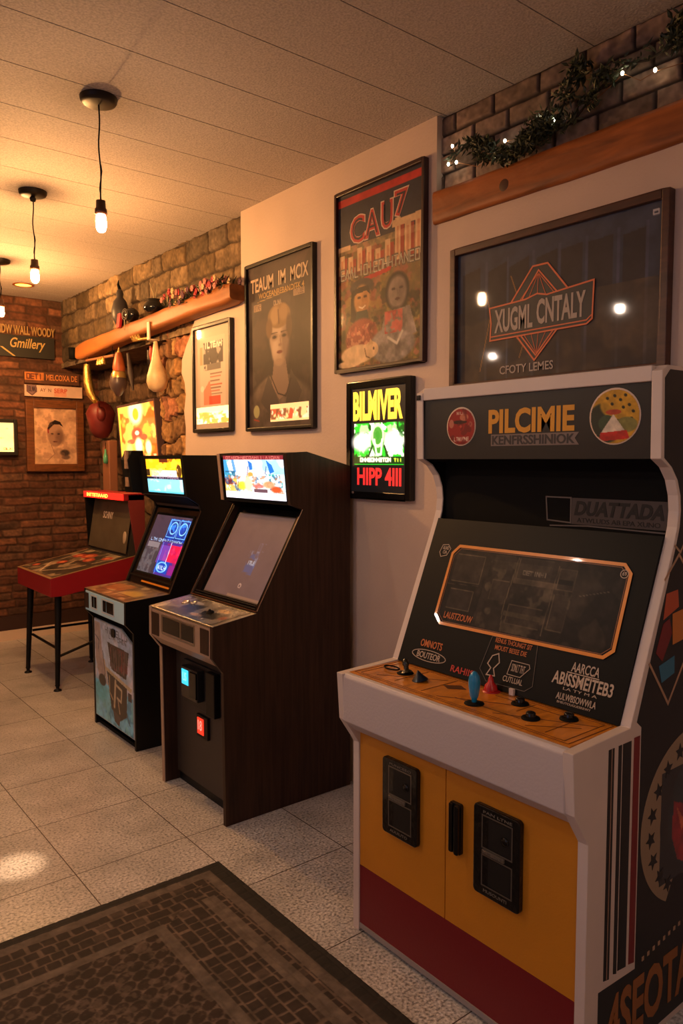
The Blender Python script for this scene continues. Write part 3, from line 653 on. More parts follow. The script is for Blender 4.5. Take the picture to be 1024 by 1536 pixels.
A = Art(72, 72, (150, 22, 28)); A.ell(.45, .38, .28, .05, (40, 14, 18), .9); A.ell(.62, .25, .16, .10, (196, 120, 90), .9); A.ell(.15, .42, .09, .12, (190, 110, 90)); A.ell(.85, .45, .07, .08, (170, 80, 70)); A.scribble(.25, .80, .80, .90, (224, 200, 180), 7, .014, 5); A.scribble(.35, .10, .62, .17, (214, 180, 160), 4, .012, 6); A.blotch([(96, 12, 20)], 5, 5, al=.6); A.ell(.5, .5, .04, .04, (200, 70, 60), .8)
disc('red_badge', A, 1.617, 1.604, .060, mat('pale_rim', rgb(206, 180, 160), .5), mq, 1.772)
A = Art(96, 96, (190, 140, 36)); A.ell(.30, .62, .40, .38, (30, 44, 34)); A.pol([(0, 0), (1, 0), (1, .55), (.55, .45), (.3, .2)], (196, 146, 40)); A.ell(.62, .28, .42, .28, (196, 146, 38), .9)
for x, y in ((.35, .16), (.5, .12), (.62, .2), (.72, .12), (.8, .3), (.68, .34), (.45, .27), (.88, .42), (.85, .55)): A.ell(x, y, .035, .028, (30, 34, 20), 1, .3, 30)
A.ell(.75, .66, .22, .14, (120, 116, 60)); A.ell(.34, .62, .17, .15, (50, 70, 50)); A.pol([(.20, .84), (.48, .46), (.78, .84)], (206, 190, 170)); A.pol([(.22, .80), (.76, .76), (.82, .92), (.18, .96)], (186, 36, 30)); A.ell(.48, .42, .16, .05, (176, 66, 40)); A.noise(.2, 10)
disc('round_badge', A, 1.090, 1.612, .073, mat('pale_rim', rgb(206, 180, 160), .5), mq, 1.772)
MB().box((1.80, yi0, 1.495), (2.1, yi1, 1.503)).build('hood', blackm, cab)
rc = MB().box((1.872, yi0, 1.292), (1.885, yi1, 1.495)).build('recess_panel', blackm, cab)
sl = mat('dull_silver_print', rgb(96, 88, 86), .4); 
MB().slab((1.8718, 1.368, 1.392), WU, WV, WN, [(.088, 0), (.375, .0), (.375, .075), (.088, .075)], .0006).build('silver_plate', mat('dull_plate', rgb(66, 58, 58), .45), rc)
outline('plate_outline', [(0, 0), (.085, 0), (.085, .072), (.005, .068)], .004, sl, .0002, True, rc, (1.8718, 1.368, 1.392))
outline('plate_line', [(.014, .084), (.14, .078), (.375, .082)], .004, sl, .0002, False, rc, (1.8718, 1.368, 1.392))
text('lettering', 'DUATTADA', rc, (1.8710, 1.272, 1.384), WU, WV, .27, .042, mat('black_lettering', rgb(12, 10, 12), .5), .04, slant=.25)
text('lettering', 'ATWLUDS AB EPA XUNO', rc, (1.8710, 1.262, 1.336), WU, WV, .25, .013, mat('black_lettering', rgb(12, 10, 12), .5), .0)
# screen glass
P0 = np.array([1.66, Y1, .856]); GS = np.array([1.84-1.66, 0, 1.30-.856]); GS /= np.linalg.norm(GS); GN = np.cross(-GS, WU); GN /= np.linalg.norm(GN)
if GN[0] > 0: GN = -GN
gl = MB().slab(P0-GN*.012, WU, GS, GN, [(.028, -.004), (Y1-Y0-.028, -.004), (Y1-Y0-.028, .485), (.028, .485)], .012).build('screen_glass', mat('black_glass_panel', rgb(10, 8, 8), .45, spec=.15), cab)
def G(u, v, o=0.): return P0+WU*u+GS*v+GN*o
A = Art(210, 90, (30, 26, 25), .42); A.blotch([(48, 42, 38), (26, 22, 22), (60, 52, 44)], 9, 4, al=.6, th=.5)
A.pol([(.26, .12), (.75, .12), (.74, .95), (.24, .95)], (44, 38, 34)); A.blotch([(70, 60, 50), (30, 26, 24), (86, 76, 62)], 16, 14, (.26, .12, .75, .95), .7, .54)
for c in ((.28, .06, .40, .22), (.43, .06, .62, .30), (.66, .12, .745, .36), (.30, .36, .40, .60), (.43, .62, .62, .84), (.66, .42, .74, .82), (.04, .1, .22, .45), (.05, .55, .2, .8)):
    A.rect(*c, (58, 50, 44), .6); A.line([(c[0], c[1]), (c[2], c[1]), (c[2], c[3]), (c[0], c[3]), (c[0], c[1])], .002, (92, 80, 66))
A.rect(.42, .30, .66, .36, (92, 80, 66), .8); A.rect(.665, .24, .74, .30, (24, 20, 20)); A.rect(.41, .70, .62, .76, (84, 74, 60), .8)
A.line([(.42, .06), (.40, .70), (.42, .95)], .003, (96, 84, 68)); A.line([(.65, .1), (.64, .9)], .003, (90, 78, 64)); A.line([(.0, .5), (.22, .47)], .002, (64, 56, 50)); A.line([(.78, .40), (.92, .30)], .002, (90, 80, 70))
A.scribble(.46, .20, .60, .25, (120, 110, 96), 7, .003, 3); A.noise(.4, 26, 3)
m = np.ones(A.u.shape, bool)
k = (A.u*.59+A.v*.25); W_, H_ = .622, .252
uu, vv = A.u*W_, A.v*H_
m = (uu+vv > .03) & ((W_-uu)+vv > .03) & (uu+(H_-vv) > .03) & ((W_-uu)+(H_-vv) > .03)
grid('screen_artwork', G(.137, .397, .001), WU*W_, -GS*H_, A.a, mat('dim_print', rough=.4, attr=True, spec=.15), gl, mask=m)
bz = [(.160, .397), (.736, .399), (.758, .376), (.760, .172), (.736, .150), (.165, .143), (.137, .168), (.137, .371)]
outline('bezel_ring', bz, .0095, mat('orange_bezel', rgb(224, 138, 26), .35, coat=.5), .0022, True, gl, P0, WU, GS, GN)
outline('bezel_inner_line', [(a*.972+.0125, b*.94+.0163) for a, b in bz], .002, mat('brown_line', rgb(130, 74, 24), .4), .0012, True, gl, P0, WU, GS, GN)
cr = mat('cream_print', rgb(188, 168, 150), .5); orp = mat('orange_print', rgb(196, 108, 50), .5); rdp = mat('red_print', rgb(186, 48, 36), .5)
DV = -GS
text('lettering', 'LAUSTZOUW', gl, G(.172, .183, .0015), WU, DV, .115, .021, orp, .01)
text('lettering', 'OMNOTS', gl, G(.108, .082, .0005), WU, DV, .092, .023, orp, .012)
text('lettering', 'BOUTEOR', gl, G(.105, .044, .0005), WU, DV, .10, .020, cr, .012)
ov = [(.155+.072*math.cos(a)*(1 if abs(math.cos(a)) < .8 else 1), .034+.017*math.sin(a)) for a in [2*PI*i/24 for i in range(24)]]
outline('oval_outline', ov, .0022, cr, .0005, True, gl, P0, WU, GS, GN)
text('lettering', 'RAHIIS', gl, G(.256, .028, .0005), WU, DV, .088, .020, rdp, .012)
outline('instruction_outline', [(.377, .140), (.535, .148), (.552, .03), (.53, .012), (.395, .010), (.362, .04)], .0015, mat('grey_line', rgb(96, 86, 80), .5), .0005, True, gl, P0, WU, GS, GN)
text('lettering', 'RENUS THOUNGT SIT', gl, G(.392, .139, .0005), WU, DV, .128, .014, orp, .006)
text('lettering', 'MOUST BESEE DIE', gl, G(.396, .118, .0005), WU, DV, .112, .014, orp, .006)
outline('figure_outline', [(.395, .085), (.415, .095), (.425, .07), (.41, .05), (.42, .03), (.39, .028), (.40, .05), (.385, .06)], .003, cr, .0005, True, gl, P0, WU, GS, GN)
outline('figure_outline', [(.465, .085), (.525, .085), (.53, .075), (.505, .045), (.46, .045)], .0018, cr, .0005, True, gl, P0, WU, GS, GN)
text('lettering', 'SONLT THT', gl, G(.47, .078, .0005), WU, DV, .045, .022, cr, .002)
text('lettering', 'CUTLUAL', gl, G(.45, .040, .0005), WU, DV, .068, .016, cr, .006)
text('lettering', 'AARCCA', gl, G(.655, .122, .0005), WU, DV, .082, .026, cr, .012); MB().slab(G(.645, .094, .0005), WU, DV, GN, [(0, 0), (.095, 0), (.095, .0025), (0, .0025)], .0006).build('underline', cr, gl)
text('lettering', 'ABISSMEITEB3', gl, G(.606, .090, .0005), WU, DV, .178, .034, cr, .02)
text('lettering', 'LA TY M A', gl, G(.645, .052, .0005), WU, DV, .10, .007, cr, 0)
text('lettering', 'AULWBSOWWLA', gl, G(.630, .036, .0005), WU, DV, .118, .018, cr, .01); text('lettering', 'BHEUTOUGUEIIRRWY', gl, G(.636, .015, .0005), WU, DV, .10, .006, cr, 0)
outline('badge_outline', [(.085, .395), (.108, .398), (.122, .385), (.112, .362), (.088, .355), (.078, .37)], .002, cr, .0005, True, gl, P0, WU, GS, GN)
text('lettering', 'ALND', gl, G(.088, .392, .0005), WU, DV, .026, .012, cr, .008); text('lettering', 'CIA', gl, G(.092, .377, .0005), WU, DV, .018, .011, cr, .008)
outline('round_mark', [(.741+.011*math.cos(a), .374+.011*math.sin(a)) for a in [2*PI*i/16 for i in range(16)]], .002, cr, .003, True, gl, P0, WU, GS, GN)
text('lettering', '69', gl, G(.735, .380, .003), WU, DV, .012, .011, cr, .01)
# control deck
ap = MB().prism([(1.432, .70), (1.432, .836), (1.440, .847), (1.456, .8475), (1.456, .83), (1.60, .83), (1.60, .655), (1.488, .655), (1.478, .66)], yi0-.004, yi1+.004).build('apron', mat('lavender_white_panel', rgb(196, 184, 184), .42, bump=.08, bscale=120), cab, bevel=.003)
dk_ = MB().box((1.4565, yi0+.001, .83), (1.668, yi1-.001, .849)).build('control_deck', mat('amber_wood_deck', rgb(206, 128, 36), .26, grain=((9, 26, 9), .3), coat=.4), cab)
dl = mat('deck_line', rgb(110, 62, 22), .4)
dko = (0, 0, .849); EX, EY, EZ = (0, -1, 0), (1, 0, 0), (0, 0, 1)
def deckline(pts, w=.0018, c=False): outline('deck_inlay', [(-y, x) for x, y in pts], w, dl, .0002, c, dk_, dko, EX, EY, EZ)
deckline([(1.468, yi0+.012), (1.655, yi0+.012), (1.655, yi1-.012), (1.468, yi1-.012)], c=True)
deckline([(1.478, yi0+.03), (1.645, yi0+.03), (1.645, yi1-.03), (1.478, yi1-.03)], .0012, True)
for a, b in (((1.50, 1.70), (1.62, 1.52)), ((1.49, 1.50), (1.64, 1.50)), ((1.49, 1.44), (1.60, 1.24)), ((1.52, 1.40), (1.52, 1.18)), ((1.62, 1.34), (1.62, 1.08)), ((1.49, 1.14), (1.58, 1.04)), ((1.56, 1.22), (1.64, 1.22)), ((1.50, 1.25), (1.62, 1.02)), ((1.49, 1.08), (1.60, 1.08)), ((1.50, 1.62), (1.64, 1.62))): deckline([a, b])
MB().slab((0, 0, .8492), EX, EY, EZ, [(-1.50, 1.578), (-1.46, 1.612), (-1.425, 1.596), (-1.465, 1.562)], .0006).build('dark_plate', mat('dark_brown_plate', rgb(84, 48, 24), .5), dk_)
zd = .849
def ring_base(x, y, r=.022, m=blackm): return MB().lathe((x, y, zd), [(0, .005), (r*.7, .005), (r, .002), (r, 0)], 20).build('joystick_base', m, cab)
ring_base(1.520, 1.330, .027)
MB().lathe((1.520, 1.330, zd), [(.006, .003), (.0075, .012), (.012, .022), (.0155, .045), (.0165, .062), (.0135, .076), (.007, .086), (0, .089)], 18).build('joystick', mat('blue_plastic', rgb(24, 130, 180), .22, coat=.5), cab)
ring_base(1.640, 1.372, .026, mat('red_plastic', rgb(190, 26, 30), .3, coat=.4))
MB().lathe((1.640, 1.374, zd), [(.020, .004), (.017, .018), (.009, .026), (.007, .038), (.003, .046), (0, .047)], 18).build('joystick', mat('red_plastic', rgb(190, 26, 30), .3), cab)
ring_base(1.575, 1.655, .026)
MB().lathe((1.575, 1.648, zd), [(.020, .004), (.015, .010), (.008, .014), (.008, .022), (.011, .030), (.008, .042), (0, .048)], 16, axis=(.1, .28, 1)).build('joystick', mat('olive_black_plastic', rgb(34, 36, 22), .2, coat=.6), cab)
MB().tube([(1.572+.016*math.cos(a), 1.712+.03*math.sin(a), zd+.006) for a in [2*PI*i/16 for i in range(17)]], .0025, 6).build('cable_loop', blackm, cab)
MB().lathe((1.556, 1.572, zd), [(.026, 0), (.024, .004), (.012, .016), (.005, .026), (0, .032)], 14, axis=(-.05, .25, 1)).build('joystick', mat('navy_plastic', rgb(18, 34, 50), .3), cab)
for x, y in ((1.612, 1.250), (1.542, 1.162), (1.612, 1.098)):
    b_ = MB().lathe((x, y, zd), [(.024, 0), (.023, .004), (.013, .006), (.012, .004)], 20).build('button', blackm, cab)
    MB().lathe((x, y, zd+.003), [(.0125, 0), (.0125, .012), (.010, .0145), (0, .015)], 16).build('plunger', blackg, b_)
MB().box((1.652, 1.305, .85), (1.660, 1.320, .868)).build('switch', white, cab)
# front doors, red kick panel, base
ins_x = 1.502
MB().box((ins_x+.004, yi0, .03), (ins_x+.02, yi1, .66)).build('front_backing', blackm, cab)
MB().box((ins_x-.002, yi0, .026), (ins_x+.006, yi1, .217)).build('kick_panel', redp, cab)
dL = MB().box((ins_x-.002, 1.4125, .2175), (ins_x+.008, yi1, .656)).build('door', yel, cab, bevel=.0012)
dR = MB().box((ins_x-.002, yi0, .2175), (ins_x+.008, 1.4095, .656)).build('door', yel, cab, bevel=.0012)
MB().box((ins_x-.006, yi0, .012), (ins_x+.03, yi1, .027)).build('base_strip', mat('grey_strip', rgb(150, 140, 138), .5), cab)
for y in (1.70, 1.08):
    MB().lathe((1.60, y, 0), [(0, 0), (.018, 0), (.018, .006), (.007, .008), (.007, .03)], 14).build('levelling_foot', iron, cab)
MB().box((1.57, yi0, .03), (XB, yi1, .05)).build('bottom_panel', blackm, cab); MB().box((XB-.012, yi0, .03), (XB, yi1, 1.73)).build('back_panel', blackm, cab)
def rrect(y0, y1, z0, z1, r, n=5):
    p = []
    for cy_, cz_, a0 in ((y1-r, z1-r, 0), (y0+r, z1-r, 90), (y0+r, z0+r, 180), (y1-r, z0+r, 270)):
        for i in range(n+1):
            a = math.radians(a0+90*i/n); p.append((cy_+r*math.cos(a), cz_+r*math.sin(a)))
    return p
plm = mat('black_cast_metal', rgb(18, 17, 16), .3, coat=.5, bump=.5, bscale=40, spec=.2)
def coin_plate(door, y0, y1, z0, z1, n):
    X = ins_x-.002
    b_ = MB().slab((X, 0, 0), (0, 1, 0), (0, 0, 1), (-1, 0, 0), rrect(y0, y1, z0, z1, .012), .016).build('coin_plate', plm, door, bevel=.003)
    w, h = y1-y0, z1-z0
    for (a, c, d, e) in ((.16, .80, .54, .90), (.16, .80, .12, .46)):
        outline('slot_rim', [(y0+w*a, z0+h*d), (y0+w*c, z0+h*d), (y0+w*c, z0+h*e), (y0+w*a, z0+h*e)], .0035, mat('worn_metal', rgb(120, 112, 102), .3, .6), .016, True, b_, (X, 0, 0), (0, 1, 0), (0, 0, 1), (-1, 0, 0))
    MB().slab((X, 0, 0), (0, 1, 0), (0, 0, 1), (-1, 0, 0), [(y0+w*.18, z0+h*.56), (y0+w*.66, z0+h*.56), (y0+w*.66, z0+h*.88), (y0+w*.18, z0+h*.88)], .0166).build('dark_slot', mat('slot_black', (.002, .002, .002), .6), b_)
    MB().slab((X, 0, 0), (0, 1, 0), (0, 0, 1), (-1, 0, 0), [(y0+w*.18, z0+h*.14), (y0+w*.66, z0+h*.14), (y0+w*.66, z0+h*.44), (y0+w*.18, z0+h*.44)], .0166).build('dark_slot', mat('slot_black', (.002, .002, .002), .6), b_)
    MB().box((X-.022, y0+w*.30, z0+h*.485), (X-.016, y0+w*.78, z0+h*.53)).build('return_lever', mat('worn_metal', rgb(120, 112, 102), .3, .6), b_, bevel=.0015)
    MB().lathe((X-.016, y0+w*.30, z0+h*.72), [(.012, 0), (.012, .004), (.006, .006), (0, .006)], 14, axis=(-1, 0, 0)).build('coin_button', blackg, b_)
    gt = mat('grey_small_lettering', rgb(120, 112, 102), .5)
    text('lettering', n[0], b_, (X-.0162, y1-w*.22, z1-h*.045), WU, WV, w*.62, h*.03, gt, .0); text('lettering', n[1], b_, (X-.0225, y1-w*.26, z0+h*.53), WU, WV, w*.36, h*.035, gt, .0); text('lettering', n[2], b_, (X-.0162, y1-w*.24, z0+h*.085), WU, WV, w*.50, h*.035, gt, .0)
coin_plate(dL, 1.509, 1.657, .383, .615, ('PUNCEEO', 'AULIZE', 'AUUIUTO'))
coin_plate(dR, 1.144, 1.296, .361, .602, ('PAN LTNE', 'MITSUN', 'MUSOUNTI'))
h_ = MB().prism([(0, 0), (0, 0), (0, 0)], 0, 1) if False else MB()
h_.slab((ins_x-.002, 0, 0), (0, 1, 0), (0, 0, 1), (-1, 0, 0), rrect(1.345, 1.386, .430, .571, .006), .012)
h_.slab((ins_x-.014, 0, 0), (0, 1, 0), (0, 0, 1), (-1, 0, 0), rrect(1.347, 1.361, .432, .569, .004), .010)
h_.slab((ins_x-.014, 0, 0), (0, 1, 0), (0, 0, 1), (-1, 0, 0), rrect(1.370, 1.384, .432, .569, .004), .006)
h_.build('handle', blackg, dR, bevel=.0015)

# ================================================================== dark wood cabinet (middle)
tr = mat('beige_edge_trim', rgb(168, 140, 120), .4)
b0, b1 = 2.640, 3.222
cb = thing('arcade_cabinet', (1.85, (b0+b1)/2, 0), 'dark brown arcade cabinet with a blank grey screen and bright fantasy landscape marquee', 'arcade cabinet')
pB = [(1.510, 0), (1.505, .640), (1.456, .705), (1.458, .836), (1.668, .866), (1.905, 1.285), (1.838, 1.309), (1.816, 1.530), (1.925, 1.536), (2.166, 1.474), (2.166, 0)]
for a, b in ((b0, b0+.022), (b1-.022, b1)):
    s_ = MB().prism(pB, a, b).build('side_panel', brownl, cb, bevel=.0015)
    if a > b0:
        e = [(1.510, 0), (1.505, .640), (1.456, .705), (1.458, .836)]
        for i in range(3):
            p, q = e[i], e[i+1]; MB().slab((0, a-.001, 0), (1, 0, 0), (0, 0, 1), (0, 1, 0), [(p[0]-.003, p[1]), (q[0]-.003, q[1]), (q[0]+.001, q[1]), (p[0]+.001, p[1])], .024).build('edge_trim', tr, s_)
        MB().slab((0, a-.001, 0), (1, 0, 0), (0, 0, 1), (0, 1, 0), [(1.835, 1.309), (1.813, 1.530), (1.817, 1.530), (1.839, 1.309)], .024).build('edge_trim', tr, s_)
c0, c1 = b0+.022, b1-.022
# marquee
A = Art(150, 100, (235, 240, 250), .62); A.rect(0, 0, 1, .10, (120, 36, 44)); A.scribble(.05, .02, .95, .08, (200, 120, 110), 20, .004, 8)
A.blotch([(160, 210, 250), (120, 200, 240)], 4, 6, (0, .1, 1, .5), .7)
A.pol([(0, .1), (.05, .1), (.10, .45), (0, .6)], (60, 150, 210)); A.pol([(.43, .10), (.50, .18), (.50, .32), (.45, .34)], (40, 110, 200)); A.pol([(.73, .10), (.82, .22), (.85, .36), (.78, .42)], (30, 110, 200)); A.pol([(.14, .1), (.19, .1), (.22, .38), (.17, .42)], (90, 150, 220)); A.line([(.70, .45), (.73, .25)], .008, (60, 60, 120)); A.line([(.40, .50), (.43, .25)], .008, (60, 60, 120))
A.blotch([(40, 140, 160), (30, 90, 130)], 10, 9, (.02, .36, .20, .70), .9, .46); A.blotch([(40, 150, 150), (20, 80, 110), (230, 250, 255)], 10, 19, (.68, .42, 1, .80), .9, .48)
A.blotch([(200, 90, 50), (90, 36, 50), (240, 190, 90)], 10, 29, (0, .52, .22, .84), .95, .46); A.blotch([(60, 110, 150), (190, 120, 80), (240, 240, 250)], 22, 71, (.02, .46, .98, .84), .75, .55); A.ell(.30, .70, .08, .10, (240, 200, 40), .9, .5); A.ell(.41, .66, .06, .18, (252, 240, 170), 1, .5); A.ell(.46, .43, .045, .05, (230, 150, 70), 1, .5)
A.ell(.58, .70, .09, .05, (206, 96, 90), .8, .5); A.ell(.75, .66, .09, .08, (226, 140, 90), .85, .5); A.ell(.86, .76, .08, .07, (190, 80, 40), 1, .5); A.rect(.50, .76, .72, .84, (96, 70, 80)); A.line([(.22, .85), (.24, .6)], .006, (70, 60, 60)); A.rect(0, .87, 1, 1, (235, 235, 255))
q0, q1 = np.array([1.838, 0, 1.311]), np.array([1.818, 0, 1.522])
mq = MB().prism([(1.842, 1.306), (1.822, 1.530), (1.90, 1.530), (1.915, 1.30)], c0, c1).build('marquee_box', blackm, cb)
grid('marquee', (1.8165, c1-.03, 1.520), WU*(c1-c0-.034), (q0-q1)*.93, A.a, glow('mqB', 1.3), mq)
# screen
sB = np.array([1.905-1.668, 0, 1.285-.866]); lB = np.linalg.norm(sB); sB /= lB; nB = np.array([-sB[2], 0, sB[0]]); oB = np.array([1.668, b1, .866]); wB = b1-b0
fr_ = MB()
for r_ in ([(.0, 0), (.022, 0), (.022, lB), (0, lB)], [(wB-.022, 0), (wB, 0), (wB, lB), (wB-.022, lB)]): fr_.slab(oB, WU, sB, nB, r_, .004)
fr_.build('bezel', blackg, cb)
ed = MB()
for u in (.0, wB-.005): ed.slab(oB+nB*.003, WU, sB, nB, [(u, 0), (u+.005, 0), (u+.005, lB), (u, lB)], .004)
ed.slab(oB+nB*.003, WU, sB, nB, [(0, 0), (wB, 0), (wB, .006), (0, .006)], .004)
ed.build('metal_edge', chrome, cb)
gB = MB().slab(oB-nB*.03, WU, sB, nB, [(.022, .0), (wB-.022, .0), (wB-.022, lB), (.022, lB)], .006).build('bezel_recess', blackg, cb)
A = Art(110, 110, (112, 96, 98), 1.); A.ell(.55, .5, .8, .7, (122, 104, 104), .5, .8); A.noise(.06, 4)
A.blotch([(150, 170, 220), (90, 110, 190)], 9, 7, (.48, .44, .66, .72), .55, .56); A.scribble(.58, .34, .70, .52, (140, 140, 190), 4, .004, 9, .35); A.scribble(.52, .56, .64, .60, (190, 215, 250), 4, .008, 9, .8); A.ring(.56, .86, .022, .022, .3, (200, 180, 170)); A.rect(.42, .965, .99, 1, (170, 140, 110), .6)
sc_ = MB().slab(oB-nB*.024, WU, sB, nB, [(.07, .035), (wB-.024, .035), (wB-.024, lB-.035), (.07, lB-.035)], .012).build('screen_housing', mat('grey_surround', rgb(90, 78, 70), .4), cb)
grid('screen', oB-nB*.0115+WU*.075+sB*(lB-.04), WU*(wB-.10), -sB*(lB-.08), A.a, mat('dim_tube', rough=.16, attr=True, attr_em=.22, coat=.8), sc_)
for v in (.012, .024): MB().slab(oB, WU, sB, nB, [(.025, v), (wB-.025, v), (wB-.025, v+.004), (.025, v+.004)], .004).build('ledge', black, cb)
# control panel
cp = MB().prism([(1.458, .826), (1.458, .838), (1.664, .866), (1.664, .85)], c0-.021, c1+.021).build('control_panel', steel, cb, bevel=.0015)
cs = np.array([1.664-1.458, 0, .866-.838]); cl = np.linalg.norm(cs); cs /= cl; cn = np.array([-cs[2], 0, cs[0]]); co_ = np.array([1.458, c1, .838])
A = Art(120, 50, (150, 142, 136), .38); A.blotch([(90, 84, 80), (200, 190, 180), (60, 54, 52)], 9, 5, al=.8, th=.52); A.pol([(.26, .40), (.50, .30), (.50, .55), (.28, .66)], (58, 58, 58)); A.pol([(.58, .50), (.80, .44), (.90, .78), (.66, .86)], (14, 12, 12)); A.ell(.78, .30, .09, .10, (216, 176, 130), .8, .6); A.ell(.62, .80, .10, .08, (220, 180, 140), .8, .6); A.ell(.93, .6, .04, .10, (196, 90, 60), .8); A.ell(.30, .28, .10, .07, (220, 216, 210), .7, .6)
grid('panel_overlay', co_+cn*.0008+WU*.01+cs*(cl-.008), WU*(c1-c0-.02), -cs*(cl-.016), A.a, mat('metal_overlay', rough=.25, metal=.55, attr=True), cp)
for u, v, r, m in ((.10, .12, .02, chrome), (.15, .135, .016, steel)):
    p = co_+WU*u+cs*v+cn*.001; MB().lathe(p, [(r, 0), (r, .004), (r*.7, .006), (r*.6, .003), (0, .003)], 20, axis=cn).build('button_ring', m, cp)
p = co_+WU*.36+cs*.10; st = MB().lathe(p, [(.018, 0), (.016, .006), (.005, .010), (.005, .014), (0, .015)], 16, axis=cn).build('joystick', blackm, cp)
fc = MB().prism([(1.456, .705), (1.458, .826), (1.50, .83), (1.53, .70), (1.50, .66)], c0, c1).build('coin_fascia', tr, cb)
fo = np.array([1.4562, c1, .826])
for a, b, z0_, z1_, mt in ((.0, .075, .012, .115, brownl), (.115, .275, .018, .085, blackg), (.295, .40, .018, .085, blackg), (.46, .53, .008, .112, brownl)):
    MB().slab(fo, WU, WV, WN, [(a, z0_), (b, z0_), (b, z1_), (a, z1_)], .002).build('window_slot', mt, fc)
for a, b in ((.105, .283), (.288, .408)): outline('slot_trim', [(a, .012), (b, .012), (b, .094), (a, .094)], .005, steel, .002, True, fc, fo)
MB().box((1.575, c0, .045), (1.590, c1, .69)).build('front_panel', mat('dark_grey_panel', rgb(58, 50, 46), .5, bump=.05), cb)
MB().box((1.585, c0, .0), (1.60, c1, .045)).build('kick_board', black, cb)
cf = mat('coin_door_black', rgb(26, 24, 24), .35, coat=.3)
d_ = MB().box((1.560, 2.74, .40), (1.576, 3.10, .60)).build('coin_door', mat('coin_door_plate', rgb(40, 35, 33), .5), cb, bevel=.003)
MB().box((1.525, 2.905, .445), (1.560, 3.055, .585)).build('coin_mech', cf, d_, bevel=.004)
MB().box((1.523, 2.985, .505), (1.5255, 3.045, .572)).build('cyan_display', mat('cyan_lit', rgb(60, 190, 220), .3, emis=rgb(50, 190, 220), es=1.3), d_)
text('lettering', 'LIS', d_, (1.5230, 3.035, .560), WU, WV, .035, .038, mat('pale_cyan', rgb(170, 235, 245), .4, emis=rgb(170, 235, 245), es=.8), .0)
MB().box((1.518, 2.905, .46), (1.526, 2.965, .575)).build('coin_slot', blackg, d_, bevel=.002)
MB().box((1.530, 2.765, .41), (1.560, 2.84, .60)).build('handle', black, d_, bevel=.004)
rb = MB().box((1.562, 2.885, .275), (1.576, 2.985, .375)).build('light_box', black, cb, bevel=.002)
MB().box((1.559, 2.918, .290), (1.563, 2.972, .362)).build('red_display', mat('red_lit', rgb(240, 60, 40), .3, emis=rgb(240, 50, 30), es=1.2), rb)
text('lettering', '18', rb, (1.5588, 2.965, .352), WU, WV, .035, .045, mat('pale_red', rgb(255, 170, 150), .4, emis=rgb(255, 170, 150), es=.8), .0)
tp = MB().prism([(1.82, 1.526), (1.92, 1.534), (2.164, 1.472), (2.164, 1.458), (1.92, 1.52), (1.82, 1.512)], c0, c1).build('top_panel', brownl, cb)
MB().box((2.152, c0, .02), (2.164, c1, 1.458)).build('back_panel', black, cb)

# ================================================================== black cabinet with side box (left)
a0, a1 = 3.630, 4.205
ca = thing('arcade_cabinet', (1.87, (a0+a1)/2, 0), 'black arcade cabinet with a lit blue screen and blue illustrated front panel', 'arcade cabinet')
pA = [(1.555, 0), (1.553, .615), (1.510, .665), (1.512, .782), (1.755, .797), (1.945, 1.225), (1.935, 1.26), (1.862, 1.305), (1.838, 1.525), (2.18, 1.525), (2.18, 0)]
for a, b in ((a0, a0+.02), (a1-.02, a1)): sA_ = MB().prism(pA, a, b).build('side_panel', black, ca, bevel=.0015)
c0, c1 = a0+.02, a1-.02
A = Art(120, 96, (250, 190, 30), .75); A.blotch([(200, 90, 20), (255, 230, 60)], 6, 3, (0, 0, 1, .5), .8); A.rect(.40, 0, .64, .10, (90, 40, 20)); A.rect(0, .30, .10, .5, (60, 40, 20)); A.ell(.93, .35, .07, .18, (70, 40, 16), .9); A.rect(.14, .33, .86, .52, (250, 245, 255)); A.blotch([(255, 220, 120)], 12, 5, (.1, .28, .9, .5), .8, .5); A.rect(0, .52, 1, .60, (30, 30, 50)); A.scribble(.2, .50, .9, .60, (150, 130, 160), 9, .008, 4); A.rect(0, .60, 1, 1, (130, 210, 240)); A.blotch([(200, 235, 250)], 5, 8, (0, .6, 1, 1), .7); A.rect(0, .95, 1, 1, (90, 190, 220)); A.scribble(.16, .36, .84, .48, (210, 190, 200), 10, .01, 9)
mq = MB().prism([(1.868, 1.30), (1.846, 1.525), (1.92, 1.525), (1.94, 1.25)], c0, c1).build('marquee_box', blackm, ca)
k0, k1 = np.array([1.866-.002, 0, 1.318]), np.array([1.848-.002, 0, 1.505])
grid('marquee', (k1[0]-.002, c1-.085, k1[2]), WU*(c1-c0-.10), k0-k1, A.a, glow('mqA', 1.25), mq)
MB().prism([(1.862, 1.305), (1.935, 1.26), (1.95, 1.235), (1.97, 1.25), (1.90, 1.31)], c0, c1).build('hood', mat('dark_grey_hood', rgb(44, 38, 38), .4), ca)
sA = np.array([1.945-1.755, 0, 1.225-.797]); lA = np.linalg.norm(sA); sA /= lA; nA = np.array([-sA[2], 0, sA[0]]); oA = np.array([1.755, a1, .797]); wA = a1-a0
MB().slab(oA-nA*.02, WU, sA, nA, [(.02, 0), (wA-.02, 0), (wA-.02, lA), (.02, lA)], .012).build('bezel', blackg, ca)
ed = MB(); ed.slab(oA, WU, sA, nA, [(0, 0), (.004, 0), (.004, lA), (0, lA)], .003); ed.slab(oA, WU, sA, nA, [(wA-.004, 0), (wA, 0), (wA, lA), (wA-.004, lA)], .003); ed.slab(oA, WU, sA, nA, [(0, 0), (wA, 0), (wA, .005), (0, .005)], .003)
ed.build('metal_edge', mat('dull_edge', rgb(130, 104, 84), .3, .8), ca)
A = Art(120, 110, (52, 46, 62), .85); A.blotch([(64, 60, 84), (40, 40, 50)], 5, 3, al=.6)
